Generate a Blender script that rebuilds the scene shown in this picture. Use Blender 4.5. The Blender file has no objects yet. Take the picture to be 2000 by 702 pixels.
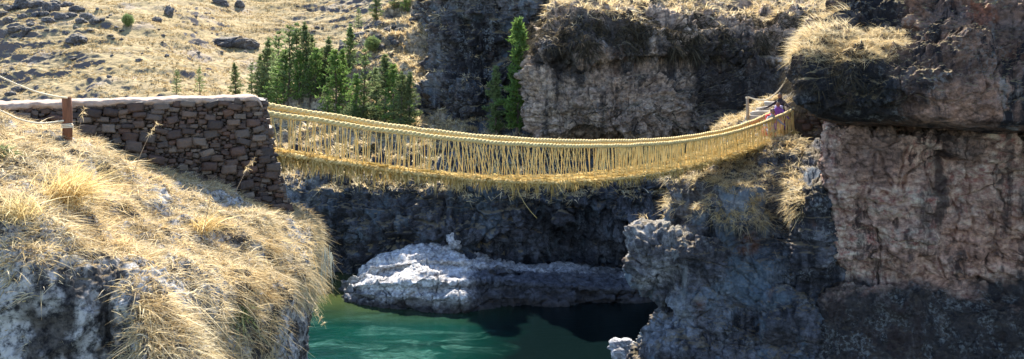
import bpy, math, random
import numpy as np
from mathutils import Vector, Matrix
from mathutils.bvhtree import BVHTree

SEED = 7
rng = np.random.default_rng(SEED)
random.seed(SEED)
SC = bpy.context.scene
COL = SC.collection
F, CX, HY, ZC = 1664.0, 1000.0, 165.0, 13.0      # focal length in photo pixels, centre column, horizon row, eye height over the river


def P(px, py, d):
    return np.array(((px - CX) / F * d, d, ZC + (HY - py) / F * d))


# ------------------------------------------------------------------ noise
def _hash(ix, iy, iz, seed):
    h = (ix.astype(np.int64) * 374761393 + iy.astype(np.int64) * 668265263 + iz.astype(np.int64) * 2147483647 + seed * 1274126177) & 0xFFFFFFFF
    h = ((h ^ (h >> 13)) * 1274126177) & 0xFFFFFFFF
    h = ((h ^ (h >> 16)) * 2246822519) & 0xFFFFFFFF
    return (h ^ (h >> 15)) & 0xFFFFFFFF


_G = np.array([(1, 1, 0), (-1, 1, 0), (1, -1, 0), (-1, -1, 0), (1, 0, 1), (-1, 0, 1), (1, 0, -1), (-1, 0, -1),
               (0, 1, 1), (0, -1, 1), (0, 1, -1), (0, -1, -1), (1, 1, 0), (-1, 1, 0), (0, -1, 1), (0, -1, -1)], float)


def perlin(p, seed=0):
    p = np.asarray(p, float)
    i = np.floor(p).astype(np.int64)
    f = p - i
    u = f * f * f * (f * (f * 6 - 15) + 10)
    out = 0
    for dx in (0, 1):
        wx = u[..., 0] if dx else 1 - u[..., 0]
        for dy in (0, 1):
            wy = u[..., 1] if dy else 1 - u[..., 1]
            for dz in (0, 1):
                wz = u[..., 2] if dz else 1 - u[..., 2]
                g = _G[_hash(i[..., 0] + dx, i[..., 1] + dy, i[..., 2] + dz, seed) & 15]
                dot = g[..., 0] * (f[..., 0] - dx) + g[..., 1] * (f[..., 1] - dy) + g[..., 2] * (f[..., 2] - dz)
                out = out + wx * wy * wz * dot
    return out


def fbm(p, octv=4, seed=0, gain=0.5):
    a, s, o = 1.0, 1.0, 0
    for k in range(octv):
        o = o + a * perlin(np.asarray(p) * s, seed + k)
        a *= gain
        s *= 2.03
    return o


def ridged(p, octv=4, seed=0):
    a, s, o = 1.0, 1.0, 0
    for k in range(octv):
        o = o + a * (1 - 2 * np.abs(perlin(np.asarray(p) * s, seed + k)))
        a *= .5
        s *= 2.07
    return o - 1.0


def cells(p, seed=0):
    """distance to nearest, to second nearest, and a random value of the nearest cell"""
    p = np.asarray(p, float)
    i = np.floor(p).astype(np.int64)
    f1 = np.full(p.shape[:-1], 9.0)
    f2 = f1.copy()
    val = np.zeros(p.shape[:-1])
    for dx in (-1, 0, 1):
        for dy in (-1, 0, 1):
            for dz in (-1, 0, 1):
                c = i + np.array((dx, dy, dz))
                h = _hash(c[..., 0], c[..., 1], c[..., 2], seed)
                q = np.stack(((h & 1023) / 1023., ((h >> 10) & 1023) / 1023., ((h >> 20) & 1023) / 1023.), -1)
                d = np.sqrt((((c + q) - p) ** 2).sum(-1))
                v = ((h * 2654435761) & 0xFFFF) / 65535.
                near = d < f1
                f2 = np.where(near, f1, np.minimum(f2, d))
                val = np.where(near, v, val)
                f1 = np.where(near, d, f1)
    return f1, f2, val


def smooth(a, b, x):
    t = np.clip((x - a) / (b - a), 0, 1)
    return t * t * (3 - 2 * t)


# ------------------------------------------------------------------ meshes
def mesh_arrays(name, V, Fq, mats, smooth_shade=False, mat_index=None):
    """Fq: (n,4) or (n,3) int array"""
    me = bpy.data.meshes.new(name)
    V = np.ascontiguousarray(V, dtype=np.float32)
    Fq = np.ascontiguousarray(Fq, dtype=np.int32)
    k = Fq.shape[1]
    me.vertices.add(len(V))
    me.vertices.foreach_set('co', V.ravel())
    me.loops.add(Fq.size)
    me.loops.foreach_set('vertex_index', Fq.ravel())
    me.polygons.add(len(Fq))
    me.polygons.foreach_set('loop_start', np.arange(0, Fq.size, k, dtype=np.int32))
    me.polygons.foreach_set('loop_total', np.full(len(Fq), k, dtype=np.int32))
    for m in (mats if isinstance(mats, (list, tuple)) else [mats]):
        me.materials.append(m)
    if mat_index is not None:
        me.polygons.foreach_set('material_index', np.asarray(mat_index, dtype=np.int32))
    if smooth_shade:
        me.polygons.foreach_set('use_smooth', np.ones(len(Fq), dtype=bool))
    me.update(calc_edges=True)
    me.validate()
    return me


def link(name, me, parent=None):
    o = bpy.data.objects.new(name, me)
    COL.objects.link(o)
    if parent is not None:
        o.parent = parent
    return o


def tag(o, label=None, cat=None, group=None, kind=None):
    if label: o['label'] = label
    if cat: o['category'] = cat
    if group: o['group'] = group
    if kind: o['kind'] = kind
    return o


def thing(name, label, cat, loc=(0, 0, 0), rz=0, group=None):
    o = bpy.data.objects.new(name, None)
    COL.objects.link(o)
    o.location = loc
    o.rotation_euler = (0, 0, rz)
    o.empty_display_size = .3
    return tag(o, label, cat, group)


def copy_tree(o, parent=None):
    c = o.copy()
    COL.objects.link(c)
    if parent is not None:
        c.parent = parent
    for ch in list(o.children):
        copy_tree(ch, c)
    return c


class Geo:
    """collects quads into one mesh"""
    def __init__(s):
        s.v, s.f, s.n = [], [], 0

    def add(s, V, Q):
        V = np.asarray(V, float).reshape(-1, 3)
        Q = np.asarray(Q, int)
        if Q.shape[1] == 3:
            Q = np.concatenate((Q, Q[:, 2:3]), 1)
        s.v.append(V)
        s.f.append(Q + s.n)
        s.n += len(V)

    def tube(s, pts, r, sides=6):
        pts = np.asarray(pts, float)
        n = len(pts)
        r = np.broadcast_to(np.asarray(r, float), (n,))
        t = np.gradient(pts, axis=0)
        t /= np.linalg.norm(t, axis=1, keepdims=True) + 1e-9
        ref = np.array((0, 0, 1.)) if abs(t[:, 2]).mean() < .8 else np.array((0, 1., 0))
        a = np.cross(t, ref)
        a /= np.linalg.norm(a, axis=1, keepdims=True) + 1e-9
        b = np.cross(t, a)
        ang = np.arange(sides) / sides * 2 * math.pi
        V = pts[:, None, :] + r[:, None, None] * (np.cos(ang)[None, :, None] * a[:, None, :] + np.sin(ang)[None, :, None] * b[:, None, :])
        i = np.arange(n - 1)[:, None] * sides
        j = np.arange(sides)[None, :]
        k = (j + 1) % sides
        Q = np.stack((i + j, i + k, i + sides + k, i + sides + j), -1).reshape(-1, 4)
        V = V.reshape(-1, 3)
        caps = []
        base = len(V)
        V = np.concatenate((V, pts[:1], pts[-1:]))
        for q in range(sides):
            caps.append((base, (q + 1) % sides, q, base))
            caps.append((base + 1, (n - 1) * sides + q, (n - 1) * sides + (q + 1) % sides, base + 1))
        s.add(V, np.concatenate((Q, np.array(caps))))

    def rope(s, pts, r, pitch=.3, strands=3, sides=5):
        """a rope of twisted strands along pts"""
        pts = np.asarray(pts, float)
        L = np.concatenate(([0], np.cumsum(np.linalg.norm(np.diff(pts, axis=0), axis=1))))
        t = np.gradient(pts, axis=0)
        t /= np.linalg.norm(t, axis=1, keepdims=True)
        a = np.cross(t, (0, 0, 1.))
        a /= np.linalg.norm(a, axis=1, keepdims=True) + 1e-9
        b = np.cross(a, t)
        for k in range(strands):
            ph = L / pitch * 2 * math.pi + k * 2 * math.pi / strands
            off = (np.cos(ph)[:, None] * a + np.sin(ph)[:, None] * b) * r * .55
            s.tube(pts + off, r * .58, sides)

    def obj(s, name, mat, parent=None, smooth_shade=False):
        V = np.concatenate(s.v)
        Q = np.concatenate(s.f)
        return link(name, quads(name, V, Q, mat, smooth_shade), parent)

    def mesh(s, name, mat, smooth_shade=False):
        return quads(name, np.concatenate(s.v), np.concatenate(s.f), mat, smooth_shade)


def quads(name, V, Q, mat, smooth_shade=False):
    """quads whose last corner repeats are triangles"""
    tri = Q[:, 2] == Q[:, 3]
    tri2 = Q[:, 0] == Q[:, 3]
    if not (tri.any() or tri2.any()):
        return mesh_arrays(name, V, Q, mat, smooth_shade)
    allq = Q[~(tri | tri2)]
    allt = Q[tri | tri2][:, :3]
    me = bpy.data.meshes.new(name)
    me.vertices.add(len(V))
    me.vertices.foreach_set('co', np.ascontiguousarray(V, dtype=np.float32).ravel())
    lp = np.concatenate((allq.ravel(), allt.ravel())).astype(np.int32)
    me.loops.add(len(lp))
    me.loops.foreach_set('vertex_index', lp)
    me.polygons.add(len(allq) + len(allt))
    me.polygons.foreach_set('loop_start', np.concatenate((np.arange(len(allq)) * 4, len(allq) * 4 + np.arange(len(allt)) * 3)).astype(np.int32))
    me.polygons.foreach_set('loop_total', np.concatenate((np.full(len(allq), 4), np.full(len(allt), 3))).astype(np.int32))
    me.materials.append(mat)
    if smooth_shade:
        me.polygons.foreach_set('use_smooth', np.ones(len(me.polygons), dtype=bool))
    me.update(calc_edges=True)
    return me


def catmull(A, n, axis=0):
    """resample control rows by Catmull-Rom"""
    A = np.moveaxis(np.asarray(A, float), axis, 0)
    m = len(A)
    t = np.linspace(0, m - 1 - 1e-9, n)
    i = np.floor(t).astype(int)
    f = (t - i).reshape((-1,) + (1,) * (A.ndim - 1))
    g = lambda k: A[np.clip(k, 0, m - 1)]
    p0, p1, p2, p3 = g(i - 1), g(i), g(i + 1), g(i + 2)
    r = p1 + .5 * f * (p2 - p0 + f * (2 * p0 - 5 * p1 + 4 * p2 - p3 + f * (3 * (p1 - p2) + p3 - p0)))
    return np.moveaxis(r, 0, axis)


def net(rows):
    """rows of (px, py, depth) -> world points"""
    return np.array([[P(*c) for c in r] for r in rows])


def blur1(A, axis):
    n = A.shape[axis]
    i = np.arange(n)
    return .25 * A.take(np.clip(i - 1, 0, n - 1), axis) + .5 * A + .25 * A.take(np.clip(i + 1, 0, n - 1), axis)


def topix(p):
    p = np.asarray(p)
    d = np.maximum(p[..., 1], .1)
    return CX + F * p[..., 0] / d, HY - F * (p[..., 2] - ZC) / d


class Sheet:
    def __init__(s, ctrl, nr, nc):
        s.G = catmull(catmull(ctrl, nr, 0), nc, 1)
        s.flip = False
        N = s.normals()
        mid = s.G.reshape(-1, 3)
        to = np.array((0, 0, ZC + 6.)) - mid
        if (N.reshape(-1, 3) * to).sum(1).mean() < 0:
            s.flip = True

    def normals(s):
        du = np.gradient(s.G, axis=1)
        dv = np.gradient(s.G, axis=0)
        N = np.cross(du, dv)
        N /= np.linalg.norm(N, axis=2, keepdims=True) + 1e-12
        return -N if s.flip else N

    def displace(s, fn, soft=0):
        N = s.normals()
        for _ in range(soft):
            N = blur1(blur1(N, 0), 1)
        N /= np.linalg.norm(N, axis=2, keepdims=True) + 1e-12
        s.G = s.G + N * fn(s.G)[..., None]

    def mesh(s, name, mat, smooth_shade=True):
        nr, nc = s.G.shape[:2]
        i = np.arange(nr - 1)[:, None] * nc
        j = np.arange(nc - 1)[None, :]
        Q = np.stack((i + j, i + j + 1, i + nc + j + 1, i + nc + j), -1).reshape(-1, 4)
        if s.flip:
            Q = Q[:, ::-1]
        return mesh_arrays(name, s.G.reshape(-1, 3), Q, mat, smooth_shade)

    def scatter(s, n, mask=None):
        """n random surface points with normals; mask(points, normals) gives a weight 0..1"""
        G, N = s.G, s.normals()
        a = G[1:, 1:] - G[:-1, :-1]
        b = G[1:, :-1] - G[:-1, 1:]
        area = .5 * np.linalg.norm(np.cross(a, b), axis=2)
        c = .25 * (G[1:, 1:] + G[:-1, :-1] + G[1:, :-1] + G[:-1, 1:])
        nn = .5 * (N[1:, 1:] + N[:-1, :-1])
        w = area.copy()
        if mask is not None:
            w = w * np.clip(mask(c, nn), 0, 1)
        w = w.ravel()
        k = rng.choice(len(w), n, p=w / w.sum())
        r, q = k // (G.shape[1] - 1), k % (G.shape[1] - 1)
        u, v = rng.random((n, 1)), rng.random((n, 1))
        p = (G[r, q] * (1 - u) * (1 - v) + G[r + 1, q] * u * (1 - v) + G[r, q + 1] * (1 - u) * v + G[r + 1, q + 1] * u * v)
        return p, nn[r, q]


def blades(base, dirs, length, width, droop, segs=3, twist=None):
    """thin tapered curved leaves; droop (n,3) is added quadratically along the blade"""
    n = len(base)
    side = np.cross(dirs, rng.normal(size=(n, 3)))
    side /= np.linalg.norm(side, axis=1, keepdims=True) + 1e-9
    V = np.zeros((n, segs + 1, 2, 3))
    for k in range(segs + 1):
        t = k / segs
        c = base + dirs * (length * t)[:, None] + droop * (length * t * t)[:, None]
        w = width * (1 - .88 * t ** 1.5) * .5
        V[:, k, 0] = c - side * w[:, None]
        V[:, k, 1] = c + side * w[:, None]
    idx = (np.arange(n) * (segs + 1) * 2)[:, None]
    Q = []
    for k in range(segs):
        Q.append(np.stack((idx[:, 0] + 2 * k, idx[:, 0] + 2 * k + 1, idx[:, 0] + 2 * k + 3, idx[:, 0] + 2 * k + 2), -1))
    return V.reshape(-1, 3), np.concatenate(Q)


def tufts(pts, nrm, k, length, width, spread=.5, up=.8, droop=.5, radius=.1, segs=3, lean=None):
    """k blades round every point"""
    n = len(pts)
    base = np.repeat(pts, k, 0)
    nn = np.repeat(nrm, k, 0)
    m = len(base)
    off = rng.normal(size=(m, 3))
    off -= nn * (off * nn).sum(1, keepdims=True)
    off *= np.repeat(np.broadcast_to(radius, (n,)), k)[:, None]
    base = base + off * .6 - nn * .02
    tl = np.repeat(rng.normal(size=(n, 3)) * .35, k, 0)
    d = nn * .4 + np.array((0, 0, up)) + rng.normal(size=(m, 3)) * spread + tl
    if lean is not None:
        d = d + lean
    d /= np.linalg.norm(d, axis=1, keepdims=True)
    ln = np.repeat(np.broadcast_to(length, (n,)), k) * rng.uniform(.55, 1.15, m)
    wd = np.broadcast_to(width, (m,)) * rng.uniform(.7, 1.3, m)
    dr = d * np.array((.5, .5, 0)) + np.array((0, 0, -1.)) * droop * rng.uniform(.4, 1.4, m)[:, None]
    return blades(base, d, ln, wd, dr, segs)


# ------------------------------------------------------------------ materials
class NT:
    def __init__(s, name):
        s.m = bpy.data.materials.new(name)
        s.m.use_nodes = True
        s.t = s.m.node_tree
        s.t.nodes.clear()
        s.out = s.t.nodes.new('ShaderNodeOutputMaterial')
        s.pos = s.n('ShaderNodeNewGeometry')

    def n(s, typ, ins=None, **kw):
        nd = s.t.nodes.new(typ)
        for k, v in kw.items():
            setattr(nd, k, v)
        for k, v in (ins or {}).items():
            s.put(nd.inputs[k], v)
        return nd

    def put(s, sock, v):
        if isinstance(v, bpy.types.NodeSocket):
            s.t.links.new(v, sock)
        elif isinstance(v, (tuple, list)) and sock.type == 'RGBA' and len(v) == 3:
            sock.default_value = (*v, 1)
        else:
            sock.default_value = v

    def P(s, sx=1, sy=None, sz=None):
        sy = sx if sy is None else sy
        sz = sx if sz is None else sz
        return s.n('ShaderNodeVectorMath', {0: s.pos.outputs['Position'], 1: (sx, sy, sz)}, operation='MULTIPLY').outputs[0]

    def noise(s, vec, scale=1., detail=4., rough=.55, dist=0.):
        return s.n('ShaderNodeTexNoise', {'Vector': vec, 'Scale': scale, 'Detail': detail, 'Roughness': rough, 'Distortion': dist}).outputs[0]

    def voro(s, vec, scale=1., feature='F1', rnd=1.):
        return s.n('ShaderNodeTexVoronoi', {'Vector': vec, 'Scale': scale, 'Randomness': rnd}, feature=feature)

    def ramp(s, fac, a, b, ca=(0, 0, 0), cb=(1, 1, 1)):
        r = s.n('ShaderNodeValToRGB', {0: fac})
        r.color_ramp.elements[0].position = a
        r.color_ramp.elements[1].position = b
        r.color_ramp.elements[0].color = (*ca, 1)
        r.color_ramp.elements[1].color = (*cb, 1)
        return r.outputs[0]

    def multi(s, fac, stops):
        r = s.n('ShaderNodeValToRGB', {0: fac})
        e = r.color_ramp.elements
        while len(e) < len(stops):
            e.new(.5)
        for q, (p_, c) in zip(e, stops):
            q.position = p_
            q.color = (*c, 1)
        return r.outputs[0]

    def mix(s, fac, a, b, blend='MIX'):
        m = s.n('ShaderNodeMix', data_type='RGBA', blend_type=blend)
        s.put(m.inputs[0], fac)
        s.put(m.inputs[6], a)
        s.put(m.inputs[7], b)
        return m.outputs[2]

    def math(s, op, a, b=0., clamp=False):
        m = s.n('ShaderNodeMath', operation=op, use_clamp=clamp)
        s.put(m.inputs[0], a)
        s.put(m.inputs[1], b)
        return m.outputs[0]

    def nz(s):
        return s.n('ShaderNodeSeparateXYZ', {0: s.pos.outputs['Normal']}).outputs[2]

    def xyz(s):
        return s.n('ShaderNodeSeparateXYZ', {0: s.pos.outputs['Position']}).outputs

    def bump(s, h, strength=.5, dist=.1, normal=None):
        ins = {'Height': h, 'Strength': strength, 'Distance': dist}
        if normal is not None:
            ins['Normal'] = normal
        return s.n('ShaderNodeBump', ins).outputs[0]

    def bsdf(s, col, rough=.9, normal=None, spec=.25, **kw):
        ins = {'Base Color': col, 'Roughness': rough, 'Specular IOR Level': spec}
        if normal is not None:
            ins['Normal'] = normal
        ins.update(kw)
        b = s.n('ShaderNodeBsdfPrincipled', ins)
        s.t.links.new(b.outputs[0], s.out.inputs[0])
        return s.m


def rock_mat(name, c1, c2, c3, stain=.5, stain_col=(.02, .02, .022), lichen=.3, lichen_col=(.42, .43, .40), rust=0., scale=1.,
             straw=.6, blue=0., zdark=None, zones=(), zamp=5.):
    t = NT(name)
    a = t.noise(t.P(.22 * scale), 1, 8, .6)
    col = t.mix(t.ramp(a, .38, .62), c1, c2)
    st = t.noise(t.P(.25 * scale, .25 * scale, 2.2 * scale), 1, 6, .6, .4)
    col = t.mix(t.math('MULTIPLY', t.ramp(st, .48, .62), .6), col, c3)
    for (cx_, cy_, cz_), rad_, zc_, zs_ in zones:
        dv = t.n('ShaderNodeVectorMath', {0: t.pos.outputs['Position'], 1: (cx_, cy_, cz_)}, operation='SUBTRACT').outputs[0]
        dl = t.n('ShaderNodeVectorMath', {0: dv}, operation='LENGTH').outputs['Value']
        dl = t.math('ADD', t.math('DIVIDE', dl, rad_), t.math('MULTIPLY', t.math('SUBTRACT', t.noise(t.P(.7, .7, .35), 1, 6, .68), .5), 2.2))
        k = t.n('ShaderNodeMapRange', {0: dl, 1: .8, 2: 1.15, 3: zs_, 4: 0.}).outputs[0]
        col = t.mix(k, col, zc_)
    fine = t.noise(t.P(3.2 * scale, 3.2 * scale, 4.6 * scale), 1, 8, .72)
    col = t.mix(.85, col, t.ramp(fine, .38, .62, (.16, .16, .16), (.88, .88, .88)), 'OVERLAY')
    ck = t.noise(t.P(.9 * scale, .9 * scale, 1.7 * scale), 1, 5, .55, .0)
    ck = t.math('ABSOLUTE', t.math('SUBTRACT', ck, .5))
    col = t.mix(t.math('MULTIPLY', t.ramp(ck, 0., .018, (1, 1, 1), (0, 0, 0)), .35), col, (.02, .018, .017))
    if blue:
        bl = t.noise(t.P(.5 * scale), 1, 5, .6)
        col = t.mix(t.math('MULTIPLY', t.ramp(bl, .54, .62), blue), col, (.16, .22, .27))
    if rust:
        ru = t.noise(t.P(.55 * scale, .55 * scale, .35 * scale), 1, 7, .65)
        col = t.mix(t.math('MULTIPLY', t.ramp(ru, .60, .70), rust), col, (.30, .095, .025))
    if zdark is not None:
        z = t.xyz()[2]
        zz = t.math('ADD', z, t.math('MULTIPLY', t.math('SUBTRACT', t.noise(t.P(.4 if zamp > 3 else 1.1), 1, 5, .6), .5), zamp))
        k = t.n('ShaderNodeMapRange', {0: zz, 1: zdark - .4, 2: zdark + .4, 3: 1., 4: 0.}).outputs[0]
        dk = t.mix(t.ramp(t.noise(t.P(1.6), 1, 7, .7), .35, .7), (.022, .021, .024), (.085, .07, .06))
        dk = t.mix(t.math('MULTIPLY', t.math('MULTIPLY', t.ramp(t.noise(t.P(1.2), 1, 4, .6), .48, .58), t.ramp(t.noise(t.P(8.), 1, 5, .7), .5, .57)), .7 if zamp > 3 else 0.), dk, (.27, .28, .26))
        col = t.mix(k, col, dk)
    if stain:
        sn = t.noise(t.P(.75 * scale, .75 * scale, .10 * scale), 1, 8, .66, .25)
        col = t.mix(t.math('MULTIPLY', t.ramp(sn, .53, .60), stain), col, stain_col)
        s2 = t.noise(t.P(2.6 * scale, 2.6 * scale, .22 * scale), 1, 6, .66, .2)
        s3 = t.noise(t.P(.35 * scale), 1, 4, .6)
        col = t.mix(t.math('MULTIPLY', t.math('MULTIPLY', t.ramp(s2, .52, .60), t.ramp(s3, .46, .56)), stain), col, stain_col)
        s4 = t.noise(t.P(1.7 * scale, 1.7 * scale, .16 * scale), 1, 6, .66, .2)
        col = t.mix(t.math('MULTIPLY', t.math('MULTIPLY', t.ramp(s4, .57, .64), t.ramp(s3, .40, .55, (1, 1, 1), (0, 0, 0))), lichen * 1.2), col, lichen_col)
    if lichen:
        ln = t.noise(t.P(1.1 * scale), 1, 3, .5)
        ls = t.noise(t.P(7. * scale), 1, 5, .7)
        lk = t.math('MULTIPLY', t.ramp(ln, .5, .62), t.ramp(ls, .50, .58))
        col = t.mix(t.math('MULTIPLY', lk, lichen), col, lichen_col)
    if straw:
        up = t.math('ADD', t.nz(), t.math('MULTIPLY', t.math('SUBTRACT', t.noise(t.P(1.3), 1, 5, .65), .5), .9))
        k = t.ramp(up, .62, .82)
        sc = t.mix(t.noise(t.P(4.), 1, 4, .6), (.16, .11, .055), (.46, .35, .17))
        col = t.mix(t.math('MULTIPLY', k, straw), col, sc)
    v = t.voro(t.P(1.4 * scale, 1.4 * scale, 2.2 * scale), 1, 'DISTANCE_TO_EDGE').outputs['Distance']
    h = t.math('ADD', t.math('MULTIPLY', t.noise(t.P(2.2 * scale), 1, 8, .68), 1.), t.math('MULTIPLY', t.ramp(v, 0, .06), .02))
    h = t.math('ADD', h, t.math('MULTIPLY', t.noise(t.P(9. * scale), 1, 6, .72), .35))
    h = t.math('ADD', h, t.math('MULTIPLY', t.ramp(ck, 0., .03), .10))
    return t.bsdf(col, .85, t.bump(h, 1., .30 / scale), .3)


def straw_blade_mat(name, cols, trans=.4):
    t = NT(name)
    r = t.pos.outputs['Random Per Island']
    c = t.multi(r, [(i / (len(cols) - 1), q) for i, q in enumerate(cols)])
    big = t.noise(t.P(.9), 1, 3, .5)
    c = t.mix(t.ramp(big, .35, .7), c, t.mix(.5, c, (1.15, .95, .62), 'MULTIPLY'))
    dead = t.noise(t.P(2.3), 1, 4, .65)
    c = t.mix(t.ramp(dead, .50, .64, (0, 0, 0), (.45, .45, .45)), c, t.mix(1., c, (.50, .44, .38), 'MULTIPLY'))
    d = t.n('ShaderNodeBsdfDiffuse', {'Color': c})
    tr = t.n('ShaderNodeBsdfTranslucent', {'Color': c})
    m = t.n('ShaderNodeMixShader', {0: trans, 1: d.outputs[0], 2: tr.outputs[0]})
    t.t.links.new(m.outputs[0], t.out.inputs[0])
    return t.m


def simple_mat(name, c1, c2, scale=6., rough=.85, bump=.4, bd=.02, stretch=(1, 1, 1), spec=.2):
    t = NT(name)
    tc = t.n('ShaderNodeTexCoord').outputs['Object']
    v = t.n('ShaderNodeVectorMath', {0: tc, 1: stretch}, operation='MULTIPLY').outputs[0]
    n = t.noise(v, scale, 6, .65)
    return t.bsdf(t.mix(t.ramp(n, .3, .7), c1, c2), rough, t.bump(n, bump, bd), spec)


def island_mat(name, cols, rough=.9, nscale=9., bump=.6, bd=.02, trans=0):
    t = NT(name)
    r = t.pos.outputs['Random Per Island']
    c = t.multi(r, [(i / (len(cols) - 1), q) for i, q in enumerate(cols)])
    n = t.noise(t.P(nscale), 1, 6, .7)
    c = t.mix(.6, c, t.ramp(n, .25, .75, (.3, .3, .3), (.8, .8, .8)), 'OVERLAY')
    return t.bsdf(c, rough, t.bump(n, bump, bd), .5)


STRAW = [(.38, .28, .14), (.66, .54, .32), (.78, .69, .47), (.54, .41, .21), (.84, .76, .57), (.24, .17, .09)]
STRAW_DULL = [(.26, .20, .11), (.42, .33, .18), (.52, .42, .25), (.34, .26, .14)]
M = {}
M['straw'] = straw_blade_mat('dry_grass', STRAW, .45)
M['straw_dull'] = straw_blade_mat('dull_dry_grass', STRAW_DULL, .35)
M['straw_gold'] = straw_blade_mat('golden_tussock_grass', [(.60, .46, .20), (.76, .62, .33), (.68, .53, .25), (.82, .72, .46)], .5)
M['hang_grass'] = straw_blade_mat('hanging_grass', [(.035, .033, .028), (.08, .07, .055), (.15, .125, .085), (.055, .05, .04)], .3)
M['green_blade'] = straw_blade_mat('green_blades', [(.10, .16, .05), (.20, .26, .10), (.34, .38, .22), (.14, .2, .08)], .35)
M['bridge_straw'] = simple_mat('braided_straw_rope', (.46, .33, .115), (.76, .60, .30), 14, .85, .6, .02)
M['bridge_cord'] = simple_mat('straw_cord', (.53, .37, .115), (.77, .59, .26), 5, .85, .3, .01)
M['bridge_mat'] = straw_blade_mat('matted_straw', [(.32, .22, .07), (.56, .42, .16), (.72, .57, .28), (.42, .30, .10)], .3)
M['white_rope'] = simple_mat('pale_rope', (.6, .5, .34), (.78, .70, .52), 30, .8, .3, .01)
M['wood_post'] = simple_mat('red_brown_wood', (.10, .042, .022), (.22, .095, .05), 8, .8, .5, .01, (6, 6, .6))
M['grey_wood'] = simple_mat('weathered_wood', (.22, .17, .12), (.42, .35, .26), 8, .85, .5, .01, (6, 6, .6))
M['bark'] = simple_mat('pine_bark', (.07, .05, .035), (.16, .12, .09), 9, .9, .6, .02, (4, 4, .8))
M['stone'] = island_mat('wall_stones', [(.024, .013, .008), (.06, .033, .02), (.11, .07, .045), (.034, .019, .012), (.085, .041, .023), (.048, .032, .024), (.17, .125, .088), (.028, .016, .010)], .62, 9., .8, .03)
M['mud'] = simple_mat('mud_mortar', (.05, .036, .026), (.09, .066, .048), 5, .95, .6, .04)
M['coping'] = simple_mat('mud_plaster_coping', (.30, .215, .165), (.46, .35, .27), 7, .95, .7, .04)

VARNISH_SHADE = (.016, .016, .021)  # desert varnish; on the block cliff's right it also paints recess shade
zp = lambda *a: tuple(float(v) for v in P(*a))
M['cliff_mid'] = rock_mat('cliff_rock_brown', (.38, .265, .19), (.49, .375, .285), (.22, .15, .115), .85, (.026, .024, .026), .4, (.34, .32, .30), .25, .8, .5, 0, None,
                          [(zp(1450, 170, 59), 4.2, VARNISH_SHADE, .9), (zp(1110, 85, 58.6), 2.6, (.03, .03, .034), .9), (zp(1220, 75, 58.6), 2.2, (.035, .034, .036), .85), (zp(1330, 100, 57), 2.2, (.03, .03, .034), .8)])
M['cliff_dark'] = rock_mat('cliff_rock_dark', (.05, .045, .048), (.21, .20, .20), (.085, .06, .055), .92, (.016, .016, .02), .55, (.36, .38, .38), .1, .8, .7, .45,
                           None, [(zp(960, 120, 70), 4., VARNISH_SHADE, .7)])
M['bank'] = rock_mat('lower_bank_rock', (.034, .035, .043), (.105, .108, .125), (.05, .045, .048), .8, (.012, .013, .016), .3, (.25, .28, .31), 0, .9, .5, .4, None, [(zp(600, 385, 61), 2.2, (.30, .31, .34), .8)])
M['shelf'] = rock_mat('pale_shelf_rock', (.44, .425, .41), (.60, .575, .55), (.28, .265, .26), .15, (.1, .1, .11), .0, (.6, .6, .6), 0, 1.1, 0, 0, .55,  # low dark band paints shade onto the shelf's front face
                      [(zp(1010, 560, 50), 2.7, (.07, .072, .085), .95), (zp(1180, 560, 50.5), 4.5, (.055, .056, .066), .95)], 1.6)  # dark zones paint the cast shadow over the shelf's right half
M['outcrop'] = rock_mat('outcrop_rock', (.055, .056, .066), (.155, .153, .168), (.085, .068, .06), .85, (.014, .014, .018), .5, (.36, .37, .36), .3, 1.0, .45, .7, None,
                        [(zp(1465, 480, 32.7), .45, (.20, .08, .035), .6), (zp(1290, 490, 34), 1.5, (.46, .45, .44), .85), (zp(1440, 400, 33.4), .8, (.42, .41, .40), .8), (zp(1500, 540, 32.3), 1.0, (.17, .195, .22), .6), (zp(1300, 640, 32.6), 1.1, (.24, .265, .30), .75), (zp(1420, 590, 31.8), .9, (.2, .22, .25), .6), (zp(1590, 400, 31.4), 1.1, (.022, .021, .024), .85), (zp(1570, 520, 32), .5, (.14, .065, .035), .5)])  # bluish zones low on the rock paint lit faces into its colour
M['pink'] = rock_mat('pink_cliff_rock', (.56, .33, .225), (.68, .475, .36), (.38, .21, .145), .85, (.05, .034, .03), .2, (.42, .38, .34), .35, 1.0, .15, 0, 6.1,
                     [(zp(1700, 290, 30.4), 1.1, (.12, .07, .055), .6), (zp(1880, 275, 29.6), .9, (.11, .065, .05), .6), (zp(1800, 620, 29), 1.4, (.10, .115, .11), .55), (zp(1890, 620, 28.5), .6, (.26, .10, .03), .7), (zp(1675, 640, 29.5), .9, (.22, .23, .22), .5)])
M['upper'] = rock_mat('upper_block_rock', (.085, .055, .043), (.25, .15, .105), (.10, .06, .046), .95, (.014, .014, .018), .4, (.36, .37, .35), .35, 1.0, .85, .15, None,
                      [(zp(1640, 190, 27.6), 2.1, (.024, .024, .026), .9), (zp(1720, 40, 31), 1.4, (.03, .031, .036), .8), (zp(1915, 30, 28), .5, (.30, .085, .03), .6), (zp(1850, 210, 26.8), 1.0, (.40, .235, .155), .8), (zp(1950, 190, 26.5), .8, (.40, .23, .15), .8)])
M['boulder'] = rock_mat('boulder_rock', (.065, .067, .08), (.14, .138, .145), (.09, .086, .09), .3, (.03, .03, .035), .3, (.34, .34, .33), 0, .8, .35)
M['white_boulder'] = rock_mat('pale_boulder_rock', (.40, .39, .40), (.55, .54, .53), (.3, .3, .3), .1, (.1, .1, .1), 0, (.5, .5, .5), 0, 1.2, 0)


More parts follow.
